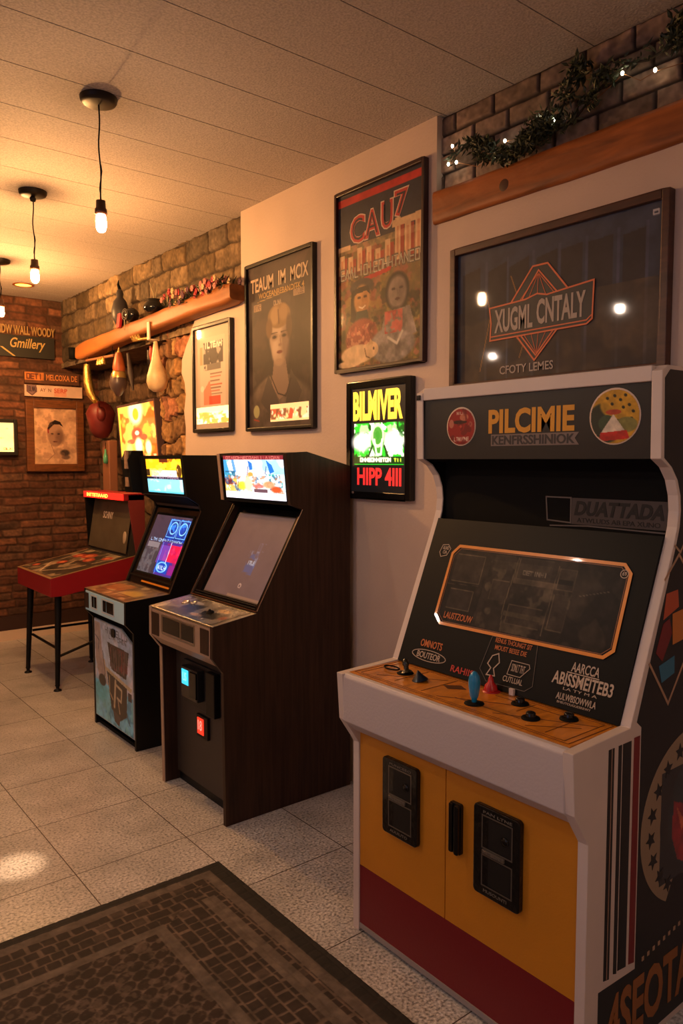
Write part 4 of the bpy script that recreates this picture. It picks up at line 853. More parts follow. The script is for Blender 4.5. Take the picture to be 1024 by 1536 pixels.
A.rect(.44, .04, 1, .42, (16, 60, 170)); A.blotch([(40, 130, 240), (10, 40, 120)], 12, 9, (.44, .04, 1, .42), .9, .5)
for c in ((.46, .06, .70, .36), (.73, .06, .98, .36)): A.line([(c[0], c[1]), (c[2], c[1]), (c[2], c[3]), (c[0], c[3]), (c[0], c[1])], .006, (110, 190, 255))
A.ring(.60, .20, .09, .10, .12, (120, 200, 255)); A.ring(.86, .20, .09, .10, .12, (120, 200, 255))
A.scribble(.08, .40, .95, .45, (150, 190, 240), 15, .005, 5); A.rect(.05, .47, .38, .56, (130, 130, 136), .7); A.rect(.0, .56, .42, 1, (56, 54, 58), .7); A.blotch([(90, 90, 96)], 16, 8, (0, .56, .4, 1), .6, .5)
A.pol([(.44, .44), (1, .44), (1, 1), (.50, 1)], (60, 40, 130)); A.rect(.72, .48, 1, .76, (200, 24, 66)); A.blotch([(230, 60, 110), (150, 20, 80)], 8, 4, (.6, .46, 1, .8), .6); A.rect(.44, .5, .70, .80, (110, 60, 170), .7); A.rect(.48, .76, .84, .96, (16, 60, 170)); A.ring(.66, .86, .13, .08, .14, (110, 190, 255)); A.scribble(.56, .84, .78, .90, (190, 225, 255), 4, .008, 6); A.line([(.70, .44), (.72, .78)], .008, (200, 200, 240)); A.line([(.48, .46), (.52, .98)], .006, (90, 150, 240)); A.rect(.86, .80, 1, .96, (120, 30, 120))
hs = MB().slab(oA-nA*.008, WU, sA, nA, [(.06, .07), (wA-.05, .07), (wA-.05, lA-.03), (.06, lA-.03)], .004).build('screen_housing', blackm, ca)
grid('screen', oA-nA*.003+WU*.075+sA*(lA-.045), WU*(wA-.14), -sA*(lA-.125), A.a, mat('lit_tube', rough=.15, attr=True, attr_em=1.1, coat=.6), hs)
MB().slab(oA, WU, sA, nA, [(.20, .022), (wA-.03, .022), (wA-.03, .032), (.20, .032)], .003).build('orange_strip', mat('amber_strip', rgb(210, 130, 40), .35), ca)
MB().slab(oA, WU, sA, nA, [(.02, .045), (wA-.02, .045), (wA-.02, .055), (.02, .055)], .003).build('ledge', black, ca)
cp = MB().prism([(1.514, .772), (1.514, .784), (1.75, .799), (1.75, .785)], c0-.019, c1+.019).build('control_panel', mat('worn_steel', rgb(150, 136, 116), .32, .7, noise=(20, .25)), ca)
A = Art(100, 50, (150, 128, 96), .42); A.blotch([(110, 96, 78), (200, 180, 140), (84, 70, 56)], 7, 5, al=.8, th=.5); A.pol([(.05, .2), (.45, .12), (.47, .6), (.1, .7)], (176, 110, 60), .7); A.ell(.75, .55, .18, .2, (206, 180, 90), .8, .6); A.line([(.5, 0), (.5, 1)], .012, (40, 34, 30)); A.line([(.05, .75), (.98, .72)], .008, (70, 60, 50))
grid('panel_overlay', (1.742, c1-.01, .7995), WU*(c1-c0-.02), (-.220, 0, -.014), A.a, mat('metal_overlay2', rough=.28, metal=.4, attr=True), cp, N=(0, 0, 1))
fc = MB().prism([(1.510, .665), (1.512, .772), (1.55, .775), (1.57, .67), (1.553, .64)], c0, c1).build('coin_fascia', mat('pale_blue_fascia', rgb(176, 220, 246), .4), ca)
fo = np.array([1.5102, c1, .772])
for a, b in ((.10, .125), (.135, .165), (.26, .30), (.31, .40)): MB().slab(fo, WU, WV, WN, [(a, .02), (b, .02), (b, .08), (a, .08)], .002).build('window_slot', blackg, fc)
for a, b in ((.09, .175), (.25, .41)): outline('slot_trim', [(a, .014), (b, .014), (b, .086), (a, .086)], .004, white, .002, True, fc, fo)
for a, b in ((0, .05),): MB().slab(fo, WU, WV, WN, [(a, .01), (b, .01), (b, .095), (a, .095)], .002).build('window_slot', brownl, fc)
MB().box((1.575, c0, .02), (1.59, c1, .66)).build('front_backing', blackm, ca)
A = Art(130, 150, (176, 196, 226), 1.1); A.blotch([(200, 196, 226), (150, 176, 214), (216, 214, 232)], 5, 3, al=.7, th=.5)
A.rect(0, .62, 1, 1, (96, 200, 250), .75); A.blotch([(60, 140, 190), (120, 200, 226)], 6, 13, (0, .66, 1, 1), .8, .5); A.ell(.12, .72, .22, .10, (70, 170, 200), .7, .6)
A.pol([(.0, .02), (.16, .02), (.20, .30), (.30, .55), (.12, .60), (.02, .40)], (160, 140, 136), .8); A.line([(.02, .16), (.12, .20), (.10, .30)], .008, (60, 60, 90)); A.line([(.22, .30), (.28, .52), (.22, .62)], .010, (60, 50, 46)); A.ell(.20, .60, .10, .06, (24, 26, 34)); A.line([(.26, .38), (.34, .62)], .012, (190, 160, 110))
A.scribble(.30, .03, .95, .09, (60, 60, 70), 9, .006, 2); A.scribble(.40, .10, .86, .135, (70, 66, 74), 8, .005, 5)
A.pol([(.36, .18), (.92, .19), (.84, .47), (.46, .44)], (38, 26, 34)); A.blotch([(110, 40, 56), (90, 80, 90)], 14, 6, (.42, .2, .88, .44), .7, .52)
for i in range(6): A.line([(.44+i*.075, .22), (.48+i*.06, .43)], .006, (120, 100, 104) if i != 4 else (150, 40, 50))
A.pol([(.30, .44), (.98, .53), (.96, .57), (.30, .48)], (190, 176, 150)); A.pol([(.33, .48), (.86, .55), (.84, .84), (.66, .92), (.44, .84)], (42, 34, 34)); A.line([(.40, .52), (.40, .68), (.48, .74)], .014, (170, 150, 120)); A.line([(.56, .54), (.52, .80)], .03, (186, 172, 150)); A.line([(.56, .57), (.72, .60), (.70, .72), (.60, .70)], .02, (186, 172, 150)); A.line([(.62, .72), (.66, .84)], .016, (170, 150, 130)); A.pol([(.48, .84), (.68, .88), (.64, .98), (.52, .95)], (64, 50, 56)); A.line([(.80, .74), (.92, .90)], .008, (50, 44, 56)); A.rect(.88, .58, .97, .66, (50, 46, 60)); A.noise(.18, 20, 4)
fp = MB().slab((1.562, c1-.01, .612), WU, WV, WN, [(0, 0), (.38, .0), (c1-c0-.004, .06), (c1-c0-.004, .555), (0, .555)], .008).build('front_panel', mat('blue_grey_panel', rgb(150, 160, 178), .4), ca)
W_, H_ = c1-c0-.02, .545; m = ~((A.u*W_ > .372) & (A.v*H_ < (A.u*W_-.372)*.36+.004))
grid('front_artwork', (1.5532, c1-.013, .606), WU*W_, WV*H_, A.a, paint, fp, mask=m)
MB().slab((1.5532, c1-.265, .595), WU, WV, WN, rrect(0, .05, 0, .045, .012), .006).build('lock', black, fp)
MB().box((1.575, c0, .0), (1.59, c1, .06)).build('kick_board', blackm, ca); MB().box((1.85, c0, 1.512), (2.178, c1, 1.525)).build('top_panel', black, ca); MB().box((2.165, c0, .02), (2.178, c1, 1.52)).build('back_panel', black, ca)
# side box fixed at the far end of the marquee
sb = MB().prism([(1.80, 1.312), (1.775, 1.50), (1.80, 1.555), (1.87, 1.555), (1.89, 1.31)], a1-.02, a1+.085).build('side_box', blackm, ca, bevel=.003)
pm_ = mat('stained_paper', rgb(150, 118, 96), .6, noise=(60, .3))
MB().slab((1.7735, a1+.045, 1.552), WU, WV, WN, [(0, .004), (.035, .004), (.035, .105), (.004, .10)], .001).build('paper_label', pm_, sb) if False else MB().slab((1.782, a1+.025, 1.55), WU, (0.32, 0, -.947) if False else WV, WN, [(0, .0), (.036, .0), (.036, .10), (.004, .10)], .012).build('paper_label', pm_, sb)
MB().slab((1.800, a1+.055, 1.40), WU, WV, WN, [(0, 0), (.045, 0), (.045, .055), (0, .055)], .012).build('paper_label', pm_, sb)
# ================================================================== pinball table
pb = thing('pinball_machine', (1.85, 5.25, 0), 'small red pinball table on black legs near the back wall', 'pinball machine')
redb = mat('red_table_paint', rgb(150, 24, 34), .4, bump=.04)
p0, p1 = 4.90, 5.62; prf = [(1.545, .622), (1.545, .742), (2.12, .842), (2.12, .70), (1.70, .622)]
prf = [(1.545, .622), (1.545, .742), (2.14, .848), (2.14, .70), (1.62, .622)]
MB().prism(prf, p0, p1).build('body', redb, pb, bevel=.004)
sP = np.array([2.14-1.545, 0, .106]); lP = np.linalg.norm(sP); sP /= lP; nP = np.array([-sP[2], 0, sP[0]]); oP = np.array([1.545, p1, .742])
gt = mat('gold_rail', rgb(176, 140, 96), .35, .5)
outline('rail', [(.008, .008), (p1-p0-.008, .008), (p1-p0-.008, lP-.01), (.008, lP-.01)], .018, gt, .0, True, pb, oP, WU, sP, nP)
A = Art(110, 96, (96, 84, 66), .85); A.blotch([(150, 130, 104), (40, 34, 28), (180, 160, 130), (30, 30, 26)], 7, 4, al=.8, th=.5)
for x, y, r_ in ((.25, .35, .10), (.42, .30, .12), (.62, .40, .09), (.35, .62, .08), (.80, .25, .08), (.12, .85, .06)): A.ell(x, y, r_, r_*.8, (176, 60, 40), .9, .3); A.ell(x, y, r_*.5, r_*.4, (220, 130, 80), .9, .3)
A.line([(.1, .1), (.2, .7), (.5, .95), (.8, .7), (.9, .2)], .012, (200, 180, 150)); A.line([(.5, .5), (.9, .5)], .03, (24, 20, 18)); A.noise(.3, 14)
grid('playfield', oP+WU*.02+sP*(lP-.02)+nP*.0015, WU*(p1-p0-.04), -sP*(lP-.04), A.a, paint, pb)
for (x, y) in ((1.62, 4.985), (1.60, 5.50), (2.02, 4.985), (2.02, 5.50)):
    fx, fy = (x-.035 if x < 1.8 else x+.0, y-.05 if y < 5.2 else y+.0)
    lg = MB().tube([(x, y, .63), (fx, fy, .03)], [.024, .015], 8).build('leg', iron, pb)
    MB().lathe((fx, fy, 0), [(.026, 0), (.024, .008), (.010, .014), (.012, .03), (.018, .036)], 14).build('foot', iron, lg)
MB().tube([(1.60, 4.95, .27), (1.60, 5.49, .27)], .009, 6).build('stretcher', iron, pb); MB().tube([(1.60, 5.49, .30), (2.02, 5.49, .30)], .009, 6).build('stretcher', iron, pb); MB().tube([(1.60, 4.95, .22), (2.02, 4.95, .34)], .009, 6).build('stretcher', iron, pb)
bx0, bx1 = p0+.03, 5.64
bb = MB()
bb.prism([(2.06, .842), (2.08, .842), (2.13, 1.15), (2.15, 1.27), (2.20, 1.27), (2.20, .80), (2.06, .82)], bx0, bx1)
bb.build('backbox', mat('dark_green_grey', rgb(52, 48, 42), .5), pb)
for a in (bx0-.012, bx1): MB().prism(([(2.135, .85), (2.085, 1.20), (2.085, 1.262), (2.20, 1.262), (2.20, .85)] if a < 5 else [(2.07, .85), (2.05, 1.262), (2.20, 1.262), (2.20, .85)]), a, a+.012).build('side_wing', mat('muted_red', rgb(130, 52, 50), .4) if a < 5 else blackm, pb)
hb = MB().box((2.050, bx0-.012, 1.222), (2.20, bx1+.012, 1.272)).build('hood', redb, pb, bevel=.004)
MB().box((2.043, bx0-.008, 1.226), (2.051, bx1+.008, 1.268)).build('red_light_bar', mat('lit_red_bar', rgb(255, 30, 20), .3, emis=rgb(255, 26, 16), es=3.2), hb)
text('lettering', 'INTTBTIAAAD', hb, (2.0425, bx1-.06, 1.260), WU, WV, .40, .026, mat('lit_orange', rgb(255, 150, 40), .3, emis=rgb(255, 170, 60), es=4.), .01)
bs = np.array([2.13-2.075, 0, 1.20-.87]); bs /= np.linalg.norm(bs); bn = np.array([-bs[2], 0, bs[0]])
bg = MB().slab(np.array([2.068, bx1-.01, .86]), WU, bs, bn, [(0, 0), (bx1-bx0-.02, 0), (bx1-bx0-.02, .37), (0, .37)], .004).build('backglass', mat('grey_green_glass', rgb(84, 76, 62), .25, noise=(5, .2)), pb)
text('lettering', 'SCHINY', bg, np.array([2.068, bx1-.22, .86])+bs*.27+bn*.0045, WU, -bs, .18, .05, mat('white_print', rgb(200, 186, 170), .5), .012)
MB().ball((2.085, bx0+.06, .95), (.012, .03, .06), 12).build('pale_flipper_badge', mat('pale_cream', rgb(170, 150, 126), .5), bg)

# ================================================================== rug
rx0, rx1, ry0, ry1 = .0, 1.352, .80, 2.422
w = 400; h = int(w*(ry1-ry0)/(rx1-rx0)); A = Art(w, h, (70, 56, 50), (ry1-ry0)/(rx1-rx0))
X = rx0+(rx1-rx0)*A.u; Y = ry1-(ry1-ry0)*A.v; dR_ = rx1-X; dT = ry1-Y
def cells(x, y, cw, ch, gap, seed, j=.25):
    r = np.random.RandomState(seed); row = np.floor(y/ch).astype(int); row -= row.min(); o = r.rand(row.max()+2)*cw
    xx = (x+o[row])/cw+5; ci = np.floor(xx).astype(int); ci -= ci.min(); J = (r.rand(row.max()+2, ci.max()+3)-.5)*j
    fx = xx-np.floor(xx); fy = y/ch-np.floor(y/ch); a = fx-J[row, ci]*.5; s_ = r.rand(row.max()+2, ci.max()+3)
    d = np.minimum(np.minimum(a, 1-a)*cw, np.minimum(fy, 1-fy)*ch)
    return np.clip((d-gap*.5)/(gap*.5), 0, 1), s_[row, ci]
wx = X+(fbm(h, w, 22, 18, 3)-.5)*.012; wy = Y+(fbm(h, w, 22, 18, 9)-.5)*.012
kT, sT = cells(wx, wy, .044, .042, .0042, 5, .5); kR, sR = cells(wy, wx, .040, .043, .0042, 7, .5)
# field of rounded dark blobs in offset rows
ang = .5; fx = (wx*math.cos(ang)+wy*math.sin(ang))/.052; fy = (-wx*math.sin(ang)+wy*math.cos(ang))/.036
fr_ = np.floor(fy); fxx = fx+.5*(fr_ % 2); dd = np.hypot(fxx-np.floor(fxx)-.5, (fy-fr_-.5)*.9)
kF = np.clip((.53-dd)/.10, 0, 1)*np.clip((fbm(h, w, 70, 60, 55)-.30)*6, 0.25, 1)
nz = fbm(h, w, 60, 50, 77); nb = fbm(h, w, 8, 7, 31)
def lay(mask, k, tile, grout):
    c = np.array(tile)/255.*(.7+.6*nz)[..., None]; g = np.array(grout)/255.*(.65+.7*nz)[..., None]
    k = k[..., None]; m = mask[..., None]; A.a[:] = np.where(m, c*k+g*(1-k), A.a)
mos = lambda k, s_: k*(.55+.45*(s_ > .12))
allm = np.ones(X.shape, bool)
lay(allm, kF, (44, 32, 28), (92, 78, 70))
top = dT < .265; right = dR_ < .375; isT = top & (dT*1.0 < dR_*.70+.02)
inT = isT; inR = (right & ~isT)
lay(inT, mos(kT, sT), (46, 36, 32), (96, 80, 70)); lay(inR, mos(kR, sR), (48, 38, 34), (98, 82, 72))
tanc = lambda m: lay(m, np.ones(X.shape), (96, 84, 76), (90, 80, 70))
tanc((dT > .232) & (dT < .268) & (dR_ > .335)); tanc((dR_ > .335) & (dR_ < .375) & (dT > .232))
tanc((dR_ > .125) & (dR_ < .175) & (dT > .19))
tanc((dT < .072) | (dR_ < .095))
lay((dT < .040) | (dR_ < .058), np.ones(X.shape), (34, 31, 31), (60, 50, 40))
hgt = .004+(kT*inT+kR*inR+kF*(~(inT | inR)))*.0012+nz*.0012
hgt[0, :] = hgt[-1, :] = 0; hgt[:, 0] = hgt[:, -1] = 0
rug = grid('rug', (rx0, ry1, .0005), (rx1-rx0, 0, 0), (0, ry0-ry1, 0), A.a, mat('woven_rug', rough=.75, attr=True, spec=.35), None, hgt, (0, 0, 1))
tag(rug, 'dark brown mosaic patterned rug with a black border on the tiled floor', 'rug')

# ================================================================== brick panel garland and fairy lights
leafm = [mat('dark_leaf', rgb(44, 52, 30), .5), mat('grey_green_leaf', rgb(60, 66, 40), .55)]
def leaf(mb, p, d, l, wd, mi=0):
    d = np.array(d, float); d /= np.linalg.norm(d); s_ = np.cross(d, (random.uniform(-.3, .3)+.01, random.uniform(-1, 1), 1.)); s_ /= np.linalg.norm(s_); n = np.cross(s_, d); p = np.array(p)
    mb.add([p, p+d*l*.45+s_*wd+n*.002, p+d*l*.5-n*.003, p+d*l*.45-s_*wd+n*.002, p+d*l], [(0, 1, 2), (0, 2, 3), (1, 4, 2), (2, 4, 3)], mi)
gx = 2.195
t = thing('leafy_garland', (gx, 1.7, 2.55), 'dark green leafy garland trailing along the brick above the right wooden beam', 'garland')
path = [(2.07, 2.640), (2.0, 2.685), (1.93, 2.655), (1.86, 2.605), (1.80, 2.580), (1.74, 2.575), (1.67, 2.595), (1.62, 2.620), (1.56, 2.60), (1.51, 2.615), (1.46, 2.665), (1.40, 2.69), (1.34, 2.715), (1.27, 2.70), (1.18, 2.715), (1.05, 2.69), (.9, 2.70), (.7, 2.67)]
v1 = MB().tube([(gx+.005*math.sin(i*2), y, z) for i, (y, z) in enumerate(path)], .0035, 6)
v1.tube([(gx, 1.60, 2.60), (gx, 1.57, 2.66), (gx, 1.55, 2.73), (gx, 1.52, 2.80)], .003, 6)
v1.build('vine', mat('vine_bark', rgb(54, 42, 28), .7), t)
random.seed(5); lv = MB()
def along(P, s):
    s *= len(P)-1; i = min(int(s), len(P)-2); f = s-i; return np.array([P[i][0]*(1-f)+P[i+1][0]*f, P[i][1]*(1-f)+P[i+1][1]*f])
def tuft(lv, y, z, r, n, x=gx, l=.035):
    for _ in range(n):
        a = random.uniform(0, 2*PI); q = random.random()**.6*r
        leaf(lv, (x-random.uniform(-.01, .035), y+q*math.cos(a), z+q*.8*math.sin(a)), (random.uniform(-.7, .2), random.uniform(-1, 1), random.uniform(-1, 1)), random.uniform(.5, 1.1)*l, random.uniform(.004, .008), random.randint(0, 1))
for k in range(300):
    y, z = along(path, random.random()); leaf(lv, (gx-.01, y+random.gauss(0, .012), z+random.gauss(0, .012)), (random.uniform(-.6, .2), random.uniform(-1, 1), random.uniform(-1, 1)), random.uniform(.02, .038), random.uniform(.004, .007), random.randint(0, 1))
for y, z, r, n in ((1.67, 2.605, .06, 240), (1.62, 2.63, .055, 160), (1.72, 2.575, .04, 90), (1.88, 2.62, .05, 130), (1.94, 2.66, .03, 60), (1.80, 2.575, .04, 80), (1.50, 2.755, .045, 120), (1.545, 2.70, .04, 80), (1.41, 2.70, .035, 80), (1.455, 2.65, .03, 50), (1.15, 2.73, .06, 220), (1.02, 2.70, .07, 200), (.85, 2.70, .06, 160)): tuft(lv, y, z, r, n)
lv.build('leaves', leafm, t)
t = thing('fairy_lights', (gx, 1.7, 2.6), 'string of tiny white lit bulbs woven through the leafy garland on the brick', 'fairy lights')
LP_ = [(2.072, 2.629), (2.052, 2.690), (2.031, 2.624), (1.837, 2.585), (1.799, 2.629), (1.640, 2.657), (1.594, 2.631), (1.345, 2.686), (1.238, 2.654), (1.05, 2.68), (.9, 2.64)]
wire = []
for i, (y, z) in enumerate(LP_):
    wire.append((gx-.004, y, z))
    if i < len(LP_)-1: wire.append((gx, (y+LP_[i+1][0])/2, (z+LP_[i+1][1])/2-.022))
MB().tube(wire, .0012, 5).build('wire', mat('copper_wire', rgb(150, 100, 60), .4, .5), t)
fl = mat('fairy_bulb', (1, 1, .8), .3, emis=(1., .92, .62), es=14.); flb = None
for i, (y, z) in enumerate(LP_):
    MB().ball((gx-.012, y, z), (.0052, .0052, .0068), 10).build('bulb', fl, t)

# ================================================================== on and under the mantel beam
random.seed(11)
t = thing('flower_garland', (2.13, 4.0, 2.44), 'dried red and pink flower garland lying on the mantel beam', 'garland')
cols = [mat('dried_red', rgb(150, 36, 44), .6), mat('dusty_pink', rgb(176, 112, 104), .6), mat('dried_cream', rgb(190, 160, 118), .6), mat('dried_purple', rgb(84, 44, 60), .6), mat('dark_leaf', rgb(52, 58, 34), .5)]
for nm, mi, num in (('red_blossoms', 0, 30), ('pink_blossoms', 1, 34), ('cream_blossoms', 2, 26), ('purple_blossoms', 3, 26)):
    mb = MB()
    for k in range(num):
        y = random.choice([min(4.38, random.gauss(4.22, .09)), random.uniform(3.62, 4.38), random.gauss(3.80, .09)]); hh = .09 if y > 4.1 else .055
        c = (2.13-random.uniform(-.03, .05), y, 2.438-.03*(y-3.5)/2+random.uniform(.0, hh)); 
        for j in range(6):
            a = 2*PI*j/6; MB.ball(mb, (c[0]-.004, c[1]+.011*math.cos(a), c[2]+.011*math.sin(a)), (.005, .0085, .0085), 6, 0)
        MB.ball(mb, c, .008, 6, 0)
    mb.build(nm, cols[mi], t)
lv = MB()
for k in range(220):
    y = random.uniform(3.62, 4.36); leaf(lv, (2.13+random.uniform(-.04, .03), y, 2.432-.03*(y-3.5)/2+random.uniform(0, .05)), (random.uniform(-.5, .5), random.uniform(-1, 1), random.uniform(-.3, 1)), random.uniform(.03, .06), .006)
lv.build('foliage', cols[4], t)
MB().tube([(2.14, 3.62, 2.44), (2.14, 3.9, 2.45), (2.14, 4.2, 2.44), (2.14, 4.38, 2.43)], .004, 6).build('stem', mat('vine_bark', rgb(54, 42, 28), .7), t)
# black pot with sprig
t = thing('black_pot', (2.14, 4.585, 2.434), 'round black pot with a thin pale sprig, on the mantel beam beside the flowers', 'pot')
MB().lathe((2.14, 4.585, 2.434), [(0, 0), (.045, .003), (.066, .022), (.068, .045), (.055, .066), (.040, .078), (.045, .088), (.040, .088), (.036, .07)], 20).build('pot', blackg, t)
MB().tube([(2.14, 4.585, 2.50), (2.14, 4.59, 2.56), (2.13, 4.62, 2.63)], .004, 6).tube([(2.14, 4.585, 2.50), (2.14, 4.55, 2.56), (2.14, 4.53, 2.61)], .003, 6).build('sprig', mat('pale_sprig', rgb(150, 136, 104), .6), t)
t = thing('dark_ball_ornament', (2.135, 4.93, 2.43), 'dark round woven ornament with pale rings, on the beam between bird figure and pot', 'ornament')
MB().ball((2.135, 4.93, 2.474), (.05, .066, .048), 14).build('ball', blackg, t)
for r_ in (.03, .045): MB().tube([(2.088, 4.93+r_*math.cos(a), 2.474+r_*.8*math.sin(a)) for a in [2*PI*i/16 for i in range(17)]], .003, 5).build('ring', mat('dull_grey_ring', rgb(86, 76, 70), .5), t)
MB().tube([(2.09, 4.94, 2.44), (2.090, 4.942, 2.37)], .004, 5).build('hanging_thread', mat('pale_sprig', rgb(150, 136, 104), .6), t)
t = thing('bird_figure', (2.14, 5.13, 2.42), 'slim dark grey bird figure with a red tail perched on the mantel beam', 'figurine')
MB().lathe((2.14, 5.13, 2.425), [(0, 0), (.03, .012), (.055, .06), (.060, .11), (.045, .17), (.022, .20), (.026, .222), (.020, .245), (0, .262)], 18).build('body', mat('slate_figure', rgb(48, 44, 48), .5), t)
MB().tube([(2.14, 5.13, 2.68), (2.135, 5.145, 2.715), (2.13, 5.12, 2.74)], [.012, .009, .002], 8).build('crest', blackm, t)
MB().prism([(2.082, 2.40), (2.103, 2.40), (2.115, 2.49), (2.095, 2.50)], 5.02, 5.07).build('tail', mat('scarlet', rgb(176, 30, 40), .5), t, bevel=.004)
# hanging things in the niche
gold = mat('gold_tinsel', rgb(200, 164, 90), .25, .8, bump=.6, bscale=70); rosy = mat('rosy_wood', rgb(150, 98, 70), .5)
def rod(name, p, q, r, m, label, extra=None):
    t = thing(name, ((p[0]+q[0])/2, (p[1]+q[1])/2, min(p[2], q[2])), label, 'hanging rod')
    MB().tube([p, q], r, 10).build('rod', m, t); return t
t = rod('hanging_rod', (2.14, 5.785, 2.258), (2.14, 5.255, 2.240), .010, rosy, 'thin rosy rod with gold bells hung under the left half of the mantel beam')
for dy in (.0, .05, .09): MB().lathe((2.128, 5.42+dy, 2.195), [(.022, 0), (.018, .03), (.010, .05), (0, .056)], 12).build('bell', gold, t)
for y in (5.74, 5.28): MB().tube([(2.14, y, 2.25), (2.14, y, 2.31)], .003, 5).build('cord', blackm, t)
t = rod('hanging_rod', (2.13, 4.893, 2.300), (2.13, 4.64, 2.286), .011, gold, 'gold tinsel rod hung under the beam above the dark strap shape')
for k in range(7): MB().tube([(2.12, 4.88-k*.02, 2.30), (2.11, 4.88-k*.02+.012, 2.33+.01*(k % 2))], [.006, .001], 6).build('tinsel_spike', gold, t)
MB().tube([(2.13, 4.70, 2.29), (2.13, 4.70, 2.34)], .003, 5).build('cord', blackm, t)
t = thing('hanging_gourd', (2.15, 4.60, 1.93), 'large cream pear shaped gourd hung by a white strap under the beam', 'gourd')
MB().lathe((2.15, 4.575, 1.935), [(0, 0), (.028, .004), (.056, .026), (.068, .065), (.064, .105), (.048, .155), (.032, .205), (.022, .26), (.014, .31), (.011, .335), (0, .337)], 24, axis=(-.02, .02, 1)).build('gourd', mat('cream_gourd', rgb(226, 196, 150), .4, noise=(9, .25)), t)
MB().box((2.090, 4.560, 2.262), (2.098, 4.592, 2.375)).box((2.098, 4.560, 2.262), (2.15, 4.592, 2.268)).build('strap', mat('white_strap', rgb(214, 196, 170), .5), t, bevel=.002)
t = thing('hanging_sheath', (2.14, 5.16, 1.93), 'slender orange and grey striped dangling ornament left of the cream gourd', 'ornament')
MB().lathe((2.14, 5.185, 1.945), [(0, 0), (.020, .012), (.055, .06), (.062, .10), (.05, .15)], 16).build('grey_tip', mat('smoky_grey', rgb(84, 68, 66), .35), t)
MB().lathe((2.14, 5.178, 2.075), [(.052, 0), (.050, .03), (.036, .055), (.034, .06)], 16).build('gold_band', mat('pale_gold', rgb(196, 160, 92), .3, .5), t)
MB().lathe((2.14, 5.17, 2.12), [(.040, 0), (.044, .03), (.034, .08), (.022, .13)], 16).build('orange_body', mat('burnt_orange', rgb(176, 88, 44), .45, noise=(12, .3)), t)
MB().lathe((2.14, 5.165, 2.22), [(.022, 0), (.012, .03), (.004, .06), (.002, .07)], 12).build('pale_neck', mat('pale_gold', rgb(196, 160, 92), .3, .5), t)
MB().tube([(2.17, 5.08, 2.24), (2.18, 5.06, 2.10), (2.18, 5.03, 1.98)], [.010, .022, .006], 10).build('dark_feather', mat('dark_feather', rgb(58, 44, 40), .6), t)
t = thing('hanging_horn', (2.17, 5.80, 1.93), 'long curved golden horn hanging at the far end of the mantel beam', 'horn')
MB().tube([(2.17, 5.86, 2.24), (2.17, 5.865, 2.18), (2.17, 5.85, 2.10), (2.17, 5.80, 2.01), (2.17, 5.71, 1.945)], [.024, .030, .036, .032, .018], 14).build('horn', gold, t)
MB().tube([(2.17, 5.86, 2.23), (2.17, 5.86, 2.30)], .003, 5).build('cord', blackm, t)
t = thing('red_glove_ornament', (2.30, 5.93, 1.67), 'dull dark red rounded glove shaped ornament hung below the golden horn', 'ornament')
MB().lathe((2.30, 5.94, 1.67), [(0, 0), (.05, .01), (.085, .06), (.10, .13), (.115, .20), (.085, .26), (.04, .29), (0, .30)], 18).build('glove', mat('oxblood_leather', rgb(110, 34, 30), .5, noise=(10, .3), bump=.2, bscale=20), t)
MB().ball((2.27, 5.86, 1.86), (.04, .05, .06), 12).build('thumb', mat('oxblood_leather', rgb(110, 34, 30), .5), t)
MB().tube([(2.30, 5.94, 1.96), (2.29, 5.97, 2.0)], .004, 5).build('cord', blackm, t)
t = thing('wooden_post', (2.36, 5.93, 0), 'plain reddish wooden post standing in the niche under the dark red ornament', 'post')
MB().box((2.33, 5.86, 0), (2.40, 6.0, 1.655)).build('post', rosy, t, bevel=.006)
MB().box((2.322, 5.84, 0), (2.41, 6.02, .10)).build('post_base', rosy, t, bevel=.005)
t = thing('green_glass_bottle', (2.315, 5.90, 1.46), 'small green glass charm hanging against the wooden post', 'charm')
MB().lathe((2.315, 5.895, 1.47), [(0, 0), (.016, .003), (.02, .03), (.018, .06), (.008, .09), (.008, .115), (0, .116)], 14).build('glass', mat('green_glass', rgb(90, 170, 130), .15, coat=.5), t)
MB().tube([(2.315, 5.895, 1.58), (2.32, 5.895, 1.64)], .003, 5).build('cord', blackm, t)
t = thing('dark_strap', (2.30, 4.95, 1.98), 'dark curved strap with a red tip hanging between sheath and gourd', 'strap')
MB().tube([(2.30, 5.02, 2.29), (2.31, 5.02, 2.18), (2.31, 4.98, 2.08), (2.31, 4.92, 2.02)], [.016, .026, .03, .015], 10).build('strap', mat('dark_leather', rgb(40, 30, 26), .5), t)
MB().tube([(2.27, 4.90, 2.28), (2.27, 4.88, 2.22), (2.27, 4.91, 2.16)], [.02, .035, .01], 10).build('red_tip', mat('faded_red', rgb(176, 60, 36), .5), t)
MB().tube([(2.30, 5.02, 2.28), (2.30, 5.02, 2.35)], .003, 5).build('cord', blackm, t)
t = thing('dark_mug', (2.17, 6.17, 2.31), 'small black cup shape on a hook left of the mantel beam end', 'cup')
MB().lathe((2.17, 6.17, 2.31), [(0, 0), (.03, .0), (.035, .09), (.031, .09), (.028, .01)], 16).build('cup', blackm, t)
